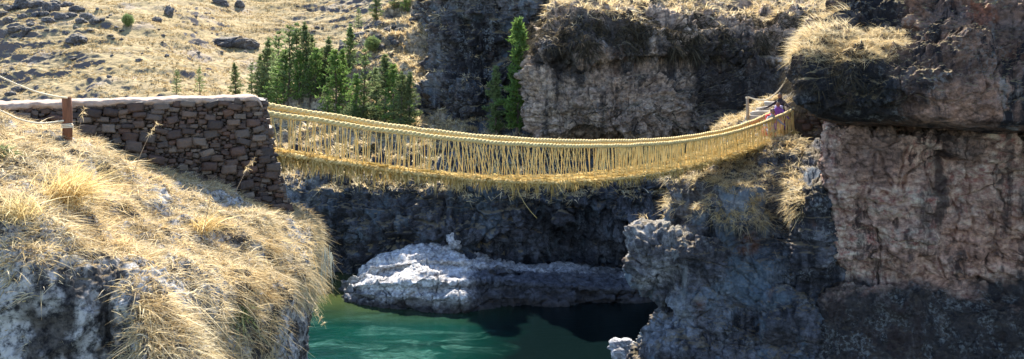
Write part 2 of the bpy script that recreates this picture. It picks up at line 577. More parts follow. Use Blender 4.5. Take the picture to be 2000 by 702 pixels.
def hill_mat():
    t = NT('dry_hillside')
    a = t.noise(t.P(.035), 1, 6, .6)
    col = t.mix(t.ramp(a, .35, .65), (.32, .24, .115), (.42, .335, .19))
    ct = t.noise(t.P(.06, .06, .9), 1, 6, .62, .3)
    col = t.mix(t.math('MULTIPLY', t.ramp(ct, .46, .60), .55), col, (.25, .19, .11))
    sp = t.noise(t.P(.55), 1, 6, .7)
    col = t.mix(t.math('MULTIPLY', t.ramp(sp, .52, .66), .75), col, (.15, .12, .075))
    gr = t.noise(t.P(.09), 1, 5, .6)
    col = t.mix(t.math('MULTIPLY', t.ramp(gr, .56, .66), .55), col, (.30, .255, .235))
    nz = t.math('ADD', t.nz(), t.math('MULTIPLY', t.math('SUBTRACT', t.noise(t.P(.6), 1, 4, .6), .5), .35))
    col = t.mix(t.ramp(nz, .62, .74, (1, 1, 1), (0, 0, 0)), col, (.10, .092, .095))
    h = t.math('ADD', t.noise(t.P(.8), 1, 8, .7), t.math('MULTIPLY', ct, .6))
    return t.bsdf(col, .95, t.bump(h, .8, .6), .1)


def bank_top_mat():
    """left bank: straw soil, and lichen speckled rock where it is steep"""
    t = NT('grassy_bank_soil')
    a = t.noise(t.P(1.2), 1, 6, .65)
    soil = t.mix(t.ramp(a, .3, .7), (.20, .14, .075), (.40, .31, .17))
    sp = t.noise(t.P(9.), 1, 6, .75)
    big = t.noise(t.P(1.3, 1.3, .8), 1, 4, .6)
    rk = t.mix(t.ramp(sp, .40, .56), (.06, .058, .058), (.52, .49, .45))
    rk2 = t.mix(t.ramp(sp, .40, .62), (.02, .019, .02), (.14, .12, .10))
    rock = t.mix(t.ramp(big, .43, .52), rk2, rk)
    nz = t.math('ADD', t.nz(), t.math('MULTIPLY', t.math('SUBTRACT', t.noise(t.P(2.), 1, 5, .6), .5), .3))
    col = t.mix(t.ramp(nz, .80, .95, (1, 1, 1), (0, 0, 0)), soil, rock)
    h = t.math('ADD', t.noise(t.P(3.), 1, 8, .7), t.math('MULTIPLY', sp, .3))
    return t.bsdf(col, .95, t.bump(h, .9, .12), .15)


def water_mat():
    t = NT('river_water')
    v = t.P(.16, .3, .3)
    w = t.noise(v, 1, 5, .6, 1.2)
    deep = t.mix(t.ramp(w, .35, .7), (.001, .014, .010), (.002, .034, .024))
    x, y, z = t.xyz()
    sh = t.n('ShaderNodeMapRange', {0: t.math('ADD', y, t.math('MULTIPLY', w, 6.)), 1: 49., 2: 57., 3: 0., 4: 1.}).outputs[0]
    deep = t.mix(sh, deep, (.05, .06, .016))
    # foam drifting in long swirls
    warp = t.n('ShaderNodeTexNoise', {'Vector': t.P(.22, .22, 1), 'Scale': 1., 'Detail': 3.}).outputs[1]
    vv = t.n('ShaderNodeVectorMath', {0: t.P(.30, .75, 1), 1: t.n('ShaderNodeVectorMath', {0: warp, 1: (2.4, 2.4, 0)}, operation='MULTIPLY').outputs[0]}, operation='ADD').outputs[0]
    f = t.noise(vv, 1.0, 7, .62, .6)
    fl = t.ramp(f, .50, .60)
    f2 = t.ramp(t.noise(t.P(2.5, 4., 1), 1, 6, .7), .35, .7)
    fm = t.math('MULTIPLY', fl, f2)
    reg = t.n('ShaderNodeMapRange', {0: y, 1: 50., 2: 43., 3: 0., 4: .8}).outputs[0]
    col = t.mix(t.math('MULTIPLY', fm, reg), deep, (.05, .135, .105))
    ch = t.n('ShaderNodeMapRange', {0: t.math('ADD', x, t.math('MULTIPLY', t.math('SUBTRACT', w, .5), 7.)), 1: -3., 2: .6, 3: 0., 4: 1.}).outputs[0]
    col = t.mix(ch, col, (.002, .006, .006))  # shadow on the water painted in: near black towards the right
    h = t.math('ADD', t.noise(t.P(1.1, 2.6, 1), 1, 5, .6, .5), t.math('MULTIPLY', t.noise(t.P(5., 8., 1), 1, 3, .6), .45))
    return t.bsdf(col, .04, t.bump(h, .26, .11), .3, **{'IOR': 1.33})


M['hill'] = hill_mat()
M['bank_top'] = bank_top_mat()
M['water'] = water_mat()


# ------------------------------------------------------------------ terrain
def rockfn(big=1., ero=.4, lump=.3, strata=.3, fine=.2, fs=1., seed=0, per=1.6, run=.3, block=.5, crack=.3):
    """big swellings, vertical runnels, warped lumps, ledges every 'per' metres, and grain"""
    def fn(G):
        d = big * fbm(G * .12 * fs, 3, seed)
        d = d + ero * ridged(G * np.array((.42, .42, .42 * run)) * fs, 5, seed + 10)
        w = G + .45 / fs * np.stack([fbm(G * .5 * fs, 3, seed + 31 + k) for k in range(3)], -1)
        f1, f2, v1 = cells(w * np.array((.42, .42, .75)) * fs, seed + 20)
        d = d + lump * ((.55 - f1) + .5 * (v1 - .5))
        f1, f2, v1 = cells((w + .35 / fs * perlin(G * 2.3 * fs, seed + 36)[..., None]) * np.array((1.25, 1.25, 1.9)) * fs, seed + 21)
        d = d + .38 * lump * ((.5 - f1) + .6 * (v1 - .5))
        b1 = perlin(w * np.array((.30, .30, .5)) * fs, seed + 70)
        b2 = perlin(w * np.array((.8, .8, 1.25)) * fs, seed + 71)
        d = d + block * (np.tanh(16 * b1) + .5 * np.tanh(14 * b2))
        g1 = perlin(w * np.array((.22, .22, .85)) * fs, seed + 72)
        g2 = perlin(w * np.array((.62, .62, .17)) * fs, seed + 73)
        g3 = perlin(w * np.array((1.3, 1.3, 1.9)) * fs, seed + 74)
        d = d - crack * ((1 - smooth(0, .05, np.abs(g1))) + .8 * (1 - smooth(0, .04, np.abs(g2))) + .22 * (1 - smooth(0, .07, np.abs(g3))))
        t = G[..., 2] / per + .9 * fbm(G * np.array((.10, .10, .2)) * fs, 3, seed + 40) + .12 * perlin(G * 1.1 * fs, seed + 41)
        saw = t - np.floor(t)
        amp = .35 + .65 * smooth(-.25, .25, perlin(np.stack((G[..., 0] * .2, G[..., 1] * .2, np.floor(t) * 3.7), -1), seed + 50))
        d = d + strata * amp * (saw ** 1.6 - .9 * smooth(.86, 1., saw) - .3)
        d = d + fine * fbm(G * 1.9 * fs, 5, seed + 60, .68)
        return d
    return fn


def bulges(G, spots):
    """rounded boulder-like swellings: (px, py, depth, radius, height)"""
    d = 0
    for px, py, dp, r, h in spots:
        q = ((G - P(px, py, dp)) ** 2).sum(-1) / (r * r)
        d = d + h * np.sqrt(np.clip(1 - q, 0, None))
    return d


SURF = {}

# far hillside ---------------------------------------------------------
cols = [-700, -350, -100, 100, 300, 450, 600, 750, 950, 1250, 1600]
rows = []
for py, d in ((-330, 430), (-200, 340), (-100, 275), (-30, 232), (30, 200), (80, 176), (125, 156), (170, 138), (215, 118), (300, 100), (420, 88)):
    r = []
    for c in cols:
        dd = d * (1 + .10 * math.sin(c * .006 + d * .02) + (.10 if 420 < c < 680 else 0) * (1 if d > 130 else .4))
        r.append((c, py, dd))
    rows.append(r)
hill = Sheet(net(rows), 520, 620)


def hillfn(G):
    d = 2.2 * fbm(G * np.array((.025, .025, .05)), 4, 3)
    tz = G[..., 2] * .55 + G[..., 1] * .05 + 1.5 * fbm(G * .03, 3, 9)
    ter = perlin(np.stack((G[..., 0] * .035, G[..., 1] * .01, tz), -1), 12)
    d = d + .6 * np.sign(ter) * np.abs(ter) ** .5
    d = d + .55 * ridged(G * np.array((.12, .12, .5)), 4, 14)
    d = d + .35 * fbm(G * .5, 3, 15)
    return d


hill.displace(hillfn, 2)
SURF['hill'] = tag(link('hillside', hill.mesh('hillside', M['hill'])), 'dry straw coloured hillside rising across the far left background', 'hill', kind='structure')

# spur with pines -------------------------------------------------------
cols = [500, 545, 600, 655, 710, 770, 830, 900]
r_ridge = [(c, py, d) for c, py, d in zip(cols, (235, 205, 150, 98, 58, 20, -15, -50), (78, 80, 84, 88, 91, 94, 96, 98))]
r_back = [(c, py + 45, d + 14) for c, py, d in r_ridge]
rows = [r_back, [(c, py + 4, d + 3) for c, py, d in r_ridge], r_ridge]
low = [330, 330, 330, 330, 330, 330, 330, 330]
for k in (.25, .5, .75, 1.0):
    rows.append([(c + 10 * k, py + (300 - py) * k, d + (64 - d) * (k ** .9)) for c, py, d in r_ridge])
spur = Sheet(net(rows), 260, 300)
spur.displace(rockfn(1.6, .5, .5, .25, .30, .8, 101, 2.2, .8, .3, .2), 2)
SURF['spur'] = tag(link('rocky_spur', spur.mesh('rocky_spur', rock_mat('spur_ground', (.30, .25, .19), (.46, .38, .26), (.28, .22, .16), .25, (.03, .03, .03), .2, (.36, .35, .33), 0, .7, 1.))), 'sunlit rocky spur with dry grass and pines left of the dark cliff', 'slope', kind='structure')

# recessed cliff behind the tall pine --------------------------------------
cols = [775, 818, 846, 868, 900, 945, 990, 1070, 1150]
dep = [100, 86, 75.5, 71.8, 70.3, 69.5, 71, 73, 77]
hi = [-60, -60, -60, -120, -240, -240, -30, -26, -26]
rows = []
for tq, dd, left in ((1., 6, 30), (.8, 2, 30), (.6, .6, 30), (.4, .4, 30), (.2, .3, 28), (.0, .2, 26), (None, .2, 26), (-1, .3, 22), (-2, .6, 8), (-3, .4, -22), (-4, -1., -55), (-5, -1., -92), (-6, -.6, -125), (-7, .6, -145), (-8, 3, -150)):
    r = []
    for k, (c, d) in enumerate(zip(cols, dep)):
        if tq is None:
            yy = 8
        elif tq < 0:
            yy = (45, 90, 130, 165, 200, 235, 268, 300)[-tq - 1]
        else:
            yy = -14 + (hi[k] + 14) * tq
        back = (9 * tq if (tq or 0) > 0 and hi[k] > -100 else 0)
        r.append((c + left * max(0, 1 - k / 5), yy, d + dd + back))
    rows.append(r)
cliffA = Sheet(net(rows), 420, 330)
cliffA.displace(rockfn(1.3, .8, .7, .7, .40, .8, 201, 2.3, .35, .35, .45), 2)
SURF['cliffA'] = tag(link('shaded_cliff', cliffA.mesh('shaded_cliff', M['cliff_dark'], False)), 'dark shaded cliff recessed behind the tall bright green pine', 'cliff', kind='structure')

# big block cliff ------------------------------------------------------------
cols = [0, 0, 0, 1115, 1200, 1280, 1350, 1420, 1500, 1600, 1720]
off = [14, 5, 1.2, 0, -1, -.4, .8, 2.2, 2.6, 3, 5]
rows = []
for py, d, sil in ((-190, 90, 1125), (-70, 76, 1112), (0, 68, 1095), (28, 61.6, 1086), (55, 59.7, 1070), (85, 58.6, 1056), (112, 58.2, 1048), (128, 58.9, 1044), (155, 58.2, 1042), (185, 57.6, 1042), (225, 57.2, 1046), (258, 57.3, 1052), (272, 59, 1056), (290, 64, 1060)):
    r = []
    for k, o in enumerate(off):
        c = cols[k] or sil + (10, -2, 10)[k]
        yy = py
        if 1180 < c and py < 60:
            yy = py - 6 + (18 if 1350 < c < 1560 else 0)
        r.append((c, yy, d + o))
    rows.append(r)
cliffB = Sheet(net(rows), 460, 520)
cliffB.displace(rockfn(1.1, .45, .4, .45, .30, .9, 301, 2.0, .4, .28, .40), 2)
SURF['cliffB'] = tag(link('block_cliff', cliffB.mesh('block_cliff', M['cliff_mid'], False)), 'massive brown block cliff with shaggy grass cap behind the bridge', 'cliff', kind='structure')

# lower bank under the bridge --------------------------------------------------
cols = [430, 540, 610, 680, 760, 860, 960, 1060, 1160, 1260, 1360, 1480, 1600]
lf = [6, 6, 5.5, 4, 2, .5, 0, 0, 0, 0, 0, 0, 0]
cv = [0, 0, 0, 0, 0, .2, 1.4, 3.0, 4.6, 5.2, 4.4, 3, 2]
rows = []
for py, d, kl, kc in ((240, 70, 1, 0), (268, 66, 1, 0), (300, 61, 1, 0), (330, 57.5, 1, 0), (350, 55.8, 1, 0), (368, 55.2, 1, 0), (400, 55.2, .9, .15), (440, 55.0, .85, .5), (480, 54.6, .8, .9), (520, 54.6, .8, 1.1), (560, 54.5, .75, 1), (620, 54, .7, .8), (700, 54, .7, .8)):
    rows.append([(c, py, d + kl * l + kc * q) for c, l, q in zip(cols, lf, cv)])
bank = Sheet(net(rows), 420, 620)
bank.displace(lambda G: bulges(G + .4 * np.stack([perlin(G * .5, 450 + k) for k in range(3)], -1), [
    (620, 395, 61, 2., .8), (690, 410, 59, 2.2, .9), (760, 440, 57, 2.2, .9), (660, 470, 60, 2., .7), (840, 410, 55, 1.8, .7), (960, 420, 55.5, 2.4, 1.),
    (1060, 400, 55.5, 1.9, .8), (1150, 430, 56, 2.4, .9), (900, 500, 55, 1.8, .7), (1240, 400, 56, 2.2, .9), (1010, 480, 56, 1.6, .6), (560, 400, 62, 2, .8)]), 3)
bank.displace(rockfn(1.0, .55, .5, .55, .30, .9, 401, 1.6, .5, .3, .35), 2)
SURF['bank'] = tag(link('far_bank', bank.mesh('far_bank', M['bank'], False)), 'shaded dark rock bank below the bridge on the far side', 'river bank', kind='structure')

# pale rock shelf -----------------------------------------------------------------
cols = [664, 694, 742, 800, 850, 905, 935, 1000, 1100, 1200, 1290, 1360]
tiers = [
    ([590, 560, 520, 500, 490, 500, 512, 530, 540, 548, 552, 552], [58, 58, 58, 58, 58, 58, 58.5, 59, 60, 61, 61, 61]),
    ([570, 536, 502, 485, 476, 483, 496, 508, 520, 532, 540, 544], [55.5, 55, 55, 55, 55.2, 55.3, 55.6, 56, 57, 58, 58, 58]),
    ([573, 547, 525, 515, 510, 513, 522, 530, 538, 546, 552, 554], [53.5, 52.6, 52.2, 51.9, 51.8, 51.9, 52.2, 52.4, 52.8, 53.2, 53.2, 53.2]),
    ([573.5, 550, 530, 521, 517, 520, 528, 535, 542, 549, 553, 555], [53.5, 52.7, 52.4, 52.1, 52.0, 52.1, 52.4, 52.6, 53, 53.4, 53.4, 53.4]),
    ([575, 560, 554, 553, 553, 553, 549, 553, 560, 565, 567, 567], [52.4, 51.0, 50.0, 49.4, 49.0, 49.1, 49.8, 50.2, 50.5, 50.9, 51.2, 51.2]),
    ([577, 564, 561, 560, 559, 559, 558, 565, 572, 574, 574, 574], [52.4, 51.2, 50.3, 49.7, 49.3, 49.4, 50.2, 50.5, 50.8, 51.1, 51.3, 51.3]),
    ([579, 575, 578, 580, 582, 580, 576, 582, 585, 583, 580, 580], [52.1, 50.6, 49.8, 49.1, 48.3, 48.4, 49.7, 50.0, 50.3, 50.7, 51, 51]),
    ([581, 580, 585, 591, 597, 595, 591, 594, 592, 587, 583, 583], [52.1, 50.8, 50.0, 49.3, 48.4, 48.5, 49.7, 50.0, 50.4, 50.8, 51.1, 51.1]),
    ([586, 590, 597, 606, 614, 613, 606, 603, 598, 592, 588, 588], [51.9, 50.5, 49.7, 49.0, 48.2, 48.3, 49.2, 49.6, 50.1, 50.6, 50.9, 50.9]),
    ([640, 650, 660, 665, 670, 670, 665, 660, 655, 650, 640, 640], [51.9, 50.7, 50.0, 49.4, 48.7, 48.7, 49.3, 49.6, 50.1, 50.6, 50.9, 50.9]),
]
ctrl = net([list(zip(cols, a, b)) for a, b in tiers])
fine_ = []
for a in range(len(ctrl) - 1):
    for k in range(6):
        fine_.append(ctrl[a] + (ctrl[a + 1] - ctrl[a]) * k / 6)
fine_.append(ctrl[-1])
shelf = Sheet(np.array(fine_), 260, 460)
shelf.displace(rockfn(.12, .08, .07, .10, .07, 1.1, 501, .7, 1., .16, .22), 3)
shelf.displace(lambda G: .05 * ridged(G * np.array((1.6, 1.6, 2.6)), 4, 540) + .03 * fbm(G * 5, 3, 544), 2)
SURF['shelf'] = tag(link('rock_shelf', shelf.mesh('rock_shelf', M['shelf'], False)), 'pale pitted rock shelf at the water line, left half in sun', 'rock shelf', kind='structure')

# right outcrop ---------------------------------------------------------------------
R = [
    ([1300, 1330, 1370, 1420, 1480, 1540, 1600, 1690], [335, 322, 308, 298, 284, 268, 262, 255], [44, 43, 42, 41.5, 41, 40, 39.5, 39]),
    ([1312, 1318, 1345, 1400, 1460, 1520, 1590, 1670], [354, 351, 347, 338, 320, 304, 296, 292], [41, 37, 35.6, 35.2, 35.2, 35.6, 36, 36]),
    ([1340, 1320, 1345, 1400, 1460, 1520, 1594, 1670], [402, 396, 396, 392, 382, 370, 362, 358], [41, 36, 34.4, 33.4, 33.4, 33.8, 31.0, 35]),
    ([1340, 1304, 1332, 1390, 1455, 1520, 1594, 1670], [444, 440, 442, 440, 430, 425, 425, 425], [40, 36.6, 35.2, 33.2, 33, 33.2, 31.0, 35]),
    ([1300, 1256, 1310, 1385, 1450, 1520, 1594, 1670], [476, 474, 478, 480, 475, 470, 470, 470], [39, 34.2, 32.7, 32.6, 32.7, 32.8, 31.0, 34]),
    ([1275, 1234, 1300, 1380, 1450, 1520, 1594, 1670], [520, 520, 522, 524, 524, 520, 520, 520], [38.5, 34, 32.3, 32.3, 32.5, 32.3, 31.0, 33]),
    ([1295, 1250, 1308, 1380, 1450, 1520, 1590, 1670], [562, 562, 566, 568, 568, 566, 566, 566], [38.5, 34.3, 33.0, 32.6, 32.6, 32.2, 31.6, 31.5]),
    ([1320, 1282, 1322, 1385, 1450, 1520, 1590, 1670], [604, 604, 608, 610, 610, 608, 606, 606], [38.5, 35, 33.6, 32.9, 32.5, 31.8, 31, 30.5]),
    ([1295, 1258, 1306, 1380, 1450, 1520, 1590, 1670], [655, 655, 660, 660, 660, 660, 660, 660], [38, 34.3, 33, 32.1, 31.8, 31.3, 30.6, 30]),
    ([1262, 1222, 1290, 1375, 1450, 1520, 1590, 1670], [712, 712, 716, 720, 720, 720, 720, 720], [37.5, 33.8, 32.3, 31.5, 31.2, 30.8, 30.2, 29.6]),
    ([1250, 1205, 1290, 1375, 1450, 1520, 1590, 1670], [850, 850, 850, 850, 850, 850, 850, 850], [37, 33.5, 32, 31.2, 31, 30.6, 30, 29.4]),
]
outc = Sheet(net([list(zip(*r)) for r in R]), 460, 400)
outc.displace(lambda G: bulges(G + .25 * np.stack([perlin(G * .9, 650 + k) for k in range(3)], -1), [
    (1290, 505, 33.6, 1.15, .55), (1310, 650, 33, 1.25, .6), (1420, 600, 32.2, 1.2, .5), (1400, 500, 32.5, .9, .35), (1500, 540, 32, .9, .4),
    (1380, 425, 33.6, .8, .4), (1450, 400, 33.2, .8, .35), (1530, 640, 31.2, 1.1, .5), (1420, 690, 31.6, 1.0, .45), (1560, 430, 34, .9, .4), (1340, 575, 33, .7, .35)]), 3)
outc.displace(rockfn(.6, .30, .55, .14, .12, 1.0, 601, 1.4, .35, .12, .14), 2)
SURF['outc'] = tag(link('dark_outcrop', outc.mesh('dark_outcrop', M['outcrop'], False)), 'dark blue grey rock outcrop below the right end of the bridge', 'outcrop', kind='structure')

# right wall, lower pink part ---------------------------------------------------------
cols = [1640, 1628, 1618, 1690, 1780, 1870, 1960, 2080, 2250, 2500]
dep = [41, 35.5, 31.4, 30.5, 30, 29.6, 29.2, 28.5, 27, 24]
rows = []
for py, dd, sl in ((236, 4.5, 0), (250, 2.2, 4), (257, .2, 6), (275, -.15, 2), (340, 0, 0), (420, .1, 0), (500, .35, 0), (545, .7, 0), (568, .3, -6), (590, -.5, -14), (650, -.9, -20), (730, -1.3, -24), (860, -1.8, -24)):
    rows.append([(c + (sl if k < 4 else 0), py + (5 if c > 1900 and py < 280 else 0), d + dd * (.6 if k < 2 else 1)) for k, (c, d) in enumerate(zip(cols, dep))])
pink = Sheet(net(rows), 480, 460)
_pf = rockfn(.45, .26, .16, .22, .10, 1.4, 701, 1.1, .14, .14, .22)
_pg = rockfn(.45, .30, .30, .10, .12, 1.1, 711, 1.3, .5, .10, .05)
pink.displace(lambda G: _pf(G) * (1 - smooth(535, 585, topix(G)[1])) + _pg(G) * smooth(535, 585, topix(G)[1]), 2)
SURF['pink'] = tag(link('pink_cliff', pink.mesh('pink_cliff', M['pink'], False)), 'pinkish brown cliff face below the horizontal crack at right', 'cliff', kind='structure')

# right wall, upper overhanging block ---------------------------------------------------
rows = []
tab = [(-200, 1668, 42, 34), (-90, 1650, 36, 31), (-10, 1640, 32.5, 28.8), (40, 1634, 31.4, 28), (64, 1626, 31, 27.8), (80, 1598, 30.0, 27.6), (102, 1576, 28.5, 27.3), (140, 1562, 27.8, 26.9),
       (180, 1562, 27.7, 26.6), (208, 1580, 27.9, 26.5), (228, 1600, 28.3, 26.6), (242, 1640, 29.2, 27.4), (246, 1655, 31.5, 30), (244, 1660, 35, 34)]
for py, sil, dl, dr in tab:
    r = [(sil + 30, py, dl + 9), (sil, py, dl + 2.5), (sil + 18, py + 1, dl + .4)]
    for c in (1690, 1750, 1810, 1880, 1960, 2080, 2250, 2500):
        k = smooth(1690, 1850, c)
        dd = dl * (1 - k) + dr * k - max(0, c - 1900) * .004
        r.append((c, py + (14 * smooth(1700, 2000, c) if py > 200 else 0), dd))
    rows.append(r)
upper = Sheet(net(rows), 440, 460)
_uf = rockfn(.55, .34, .40, .14, .15, 1.15, 801, 1.6, .3, .14, .14)
upper.displace(lambda G: _uf(G) * (1 - .85 * smooth(195, 238, topix(G)[1])), 2)
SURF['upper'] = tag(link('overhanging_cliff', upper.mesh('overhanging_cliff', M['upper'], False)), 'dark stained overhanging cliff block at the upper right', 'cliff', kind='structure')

# near left bank ----------------------------------------------------------------------------
R = [
    ([-420, -200, -20, 130, 280, 450, 575, 600, 612], [200, 212, 226, 262, 322, 374, 412, 430, 520], [19, 19.5, 20, 20.4, 20.6, 20.8, 21.2, 23.5, 26]),
    ([-420, -200, -20, 130, 280, 450, 575, 612, 612], [218, 226, 234, 266, 328, 380, 416, 440, 540], [13, 14.5, 16, 16.6, 17.3, 18.6, 19.6, 20.8, 25]),
    ([-420, -200, -20, 120, 270, 430, 556, 608, 606], [262, 268, 282, 308, 368, 415, 446, 468, 560], [11.6, 12.8, 13.6, 14.4, 15.4, 16.8, 18.1, 19.2, 24]),
    ([-420, -200, -20, 110, 250, 410, 540, 602, 600], [330, 336, 348, 366, 412, 455, 484, 505, 580], [10.6, 11.2, 11.9, 12.6, 13.8, 15.2, 16.8, 18.2, 23]),
    ([-420, -200, -30, 100, 225, 395, 520, 592, 590], [400, 402, 410, 425, 462, 505, 530, 548, 610], [10, 10.3, 10.8, 11.3, 12.4, 14.0, 15.8, 17.4, 22]),
    ([-420, -200, -30, 95, 215, 300, 420, 490, 566], [452, 456, 460, 470, 500, 520, 556, 580, 592], [9.9, 10.05, 10.3, 10.55, 11.3, 11.4, 13.0, 14.6, 16.6]),
    ([-420, -200, -30, 90, 220, 290, 400, 455, 545], [500, 505, 512, 520, 545, 560, 600, 628, 640], [9.85, 9.95, 10.15, 10.2, 10.7, 10.4, 12.0, 13.5, 15.8]),
    ([-420, -200, -30, 90, 225, 282, 390, 432, 510], [580, 585, 595, 600, 610, 620, 660, 690, 700], [9.8, 9.9, 10.1, 10.1, 10.6, 9.9, 11.2, 12.7, 15.2]),
    ([-420, -200, -30, 90, 235, 284, 385, 420, 490], [680, 685, 690, 700, 700, 705, 740, 780, 790], [9.75, 9.85, 10.05, 10, 10.5, 9.6, 10.5, 12, 14.8]),
    ([-420, -200, -30, 90, 240, 290, 385, 412, 480], [840, 850, 860, 880, 880, 890, 900, 940, 960], [9.7, 9.8, 10, 9.95, 10.4, 9.4, 10, 11.6, 14.6]),
    ([-420, -200, -30, 90, 240, 290, 385, 412, 480], [1900, 1900, 1900, 1900, 1900, 1900, 1800, 1700, 1500], [9.6, 9.7, 10, 9.9, 10.3, 9.3, 9.9, 11.5, 14.4]),
]
ctrl = net([list(zip(*r)) for r in R])
turn = np.array([[P(a - 25, b, d + 4.) for a, b, d in zip(*(q[-1:] for q in r))] for r in R])
turn[..., 2] -= 5.
ctrl = np.concatenate((ctrl, turn), 1)
# nothing of the bank shows past its own edge: keep the turned-away column lower
ctrl[:, -1, 2] = np.minimum(ctrl[:, -1, 2], 3)
lbank = Sheet(ctrl, 520, 460)
lbank.displace(lambda G: .32 * fbm(G * .5, 4, 901) + .13 * ridged(G * 1.2, 4, 902) + .04 * fbm(G * 5, 3, 903), 2)
SURF['lbank'] = tag(link('grassy_bank', lbank.mesh('grassy_bank', M['bank_top'])), 'steep dry grass bank with lichen spotted rock in the left foreground', 'bank', kind='structure')

# river --------------------------------------------------------------------------------------
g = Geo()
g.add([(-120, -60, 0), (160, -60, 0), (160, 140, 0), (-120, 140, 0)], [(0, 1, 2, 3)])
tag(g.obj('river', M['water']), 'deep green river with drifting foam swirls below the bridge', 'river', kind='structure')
g = Geo()
g.add([(-400, -300, -3), (500, -300, -3), (500, 700, -3), (-400, 700, -3)], [(0, 1, 2, 3)])
tag(g.obj('riverbed', M['bank']), kind='structure')

BV = {}
for k, o in SURF.items():
    me = o.data
    vs = np.empty(len(me.vertices) * 3, dtype=np.float32)
    me.vertices.foreach_get('co', vs)
    BV[k] = BVHTree.FromPolygons([tuple(v) for v in vs.reshape(-1, 3)], [tuple(p.vertices) for p in me.polygons]) if k in ('hill', 'spur', 'bank', 'cliffB', 'outc', 'lbank', 'upper') else None


def ground(px, py, which=('hill', 'spur', 'bank', 'cliffB')):
    """the nearest terrain along the line from the viewpoint"""
    p = P(px, py, 1.) - np.array((0, 0, ZC))
    d = Vector(p).normalized()
    best = None
    for k in which:
        h = BV[k].ray_cast(Vector((0, 0, ZC)), d)
        if h[0] is not None and (best is None or h[3] < best[1]):
            best = (h[0], h[3], h[1])
    return best


def drop(x, y, which, z0=60):
    best = None
    for k in which:
        h = BV[k].ray_cast(Vector((x, y, z0)), Vector((0, 0, -1)))
        if h[0] is not None and (best is None or h[0].z > best.z):
            best = h[0]
    return best


# ------------------------------------------------------------------ grass (uncountable)
def grass(name, parts, mat, label):
    g = Geo()
    for V, Q in parts:
        g.add(V, Q)
    return tag(g.obj(name, mat), label, 'grass', kind='stuff')


def lmask(c, n):
    w = smooth(.02, .34, n[..., 2] + .2 * perlin(c * 1.6, 77))
    px, py = topix(c)
    # the bare lichen rock and the dark recess at the lower left keep only wisps
    bare = smooth(470, 540, py) * (1 - smooth(215, 268, px)) * smooth(-20, 90, px + (py - 600) * .2)
    dark = smooth(500, 560, py) * (1 - smooth(40, 90, px))
    rim = smooth(560, 600, py) * smooth(535, 552, px)
    return w * (1 - .96 * np.maximum(np.maximum(bare, dark), rim))


def lside(c, n):
    px, py = topix(c)
    return smooth(255, 300, px) * smooth(380, 470, py) * (n[..., 1] < .4) * (c[..., 2] > 6) * (1 - smooth(560, 600, py) * smooth(535, 552, px))


p1, n1 = lbank.scatter(5200, lambda c, n: lmask(c, n) * smooth(-.25, .35, fbm(c * .8, 3, 71)))
p2, n2 = lbank.scatter(19000, lambda c, n: lmask(c, n) * smooth(-.45, .2, fbm(c * 1.3, 3, 70)))
p3, n3 = lbank.scatter(900, lside)
def swirl(p):
    """slowly turning lay of the flattened grass"""
    a = 7. * perlin(p * 1.0, 88)
    return np.stack((np.cos(a) * .36 + .04, np.sin(a) * .25 - .18, -.15 + 0 * a), -1)


grass('bank_grass', [
    tufts(p1, n1, 24, rng.uniform(.10, .34, len(p1)), .012, 1.0, .45, .55, .10, 3, np.repeat(swirl(p1), 24, 0)),
    tufts(p2, n2, 7, rng.uniform(.08, .22, len(p2)), .011, .9, .35, .4, .10, 2, np.repeat(swirl(p2) * .6, 7, 0)),
], M['straw'], 'dry pale straw grass covering the near left bank')
grass('trailing_grass', [
    tufts(p3, n3, 12, rng.uniform(.2, .45, len(p3)), .014, .6, -.1, .75, .10, 3, np.repeat(swirl(p3), 12, 0)),
], M['straw'], 'long dry grass trailing over the steep edge of the left bank')

p1, n1 = hill.scatter(70000, lambda c, n: smooth(.5, .8, n[..., 2]) * smooth(-.3, .3, fbm(c * np.array((.1, .1, .6)), 3, 72)) * (c[..., 1] < 330) * (np.abs(topix(c)[0] - 420) < 620))
grass('hillside_grass', [tufts(p1, n1, 3, rng.uniform(.25, .7, len(p1)), .16, .5, .7, .3, .15, 1)], M['straw_dull'], 'dry bunch grass dotted over the far hillside')
p1, n1 = spur.scatter(9000, lambda c, n: smooth(.45, .75, n[..., 2]))
grass('spur_grass', [tufts(p1, n1, 8, rng.uniform(.3, .7, len(p1)), .07, .5, .7, .4, .2, 2)], M['straw'], 'dry grass on the sunlit spur between the pines')


def capmask(c, n):
    px, py = topix(c)
    return smooth(.25, .6, n[..., 2]) * smooth(-.35, .15, fbm(c * .35, 3, 73)) * np.maximum(1 - smooth(34, 52, py + 22 * perlin(c * .5, 79)), .0)


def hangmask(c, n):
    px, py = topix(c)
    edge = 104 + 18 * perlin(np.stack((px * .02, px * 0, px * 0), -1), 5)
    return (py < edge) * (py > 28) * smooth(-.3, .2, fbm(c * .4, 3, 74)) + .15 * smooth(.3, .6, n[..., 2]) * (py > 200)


p1, n1 = cliffB.scatter(8000, capmask)
p2, n2 = cliffB.scatter(2300, hangmask)
p3, n3 = cliffA.scatter(400, lambda c, n: smooth(.3, .6, n[..., 2]))
grass('cliff_top_grass', [tufts(p1, n1, 9, rng.uniform(.35, .8, len(p1)), .055, .5, .6, .5, .2, 2),
                          tufts(p3, n3, 8, rng.uniform(.3, .7, len(p3)), .06, .5, .6, .5, .2, 2)], M['straw'], 'pale dry grass on top of the block cliff')
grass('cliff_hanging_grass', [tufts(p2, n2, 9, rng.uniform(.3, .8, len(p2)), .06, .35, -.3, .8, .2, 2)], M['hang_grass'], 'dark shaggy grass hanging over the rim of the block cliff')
p1, n1 = bank.scatter(9000, lambda c, n: smooth(.4, .7, n[..., 2]) * (c[..., 2] > 5.5))
grass('bench_grass', [tufts(p1, n1, 10, rng.uniform(.25, .6, len(p1)), .05, .5, .7, .4, .2, 2)], M['straw'], 'dry grass on the bench behind the bridge')
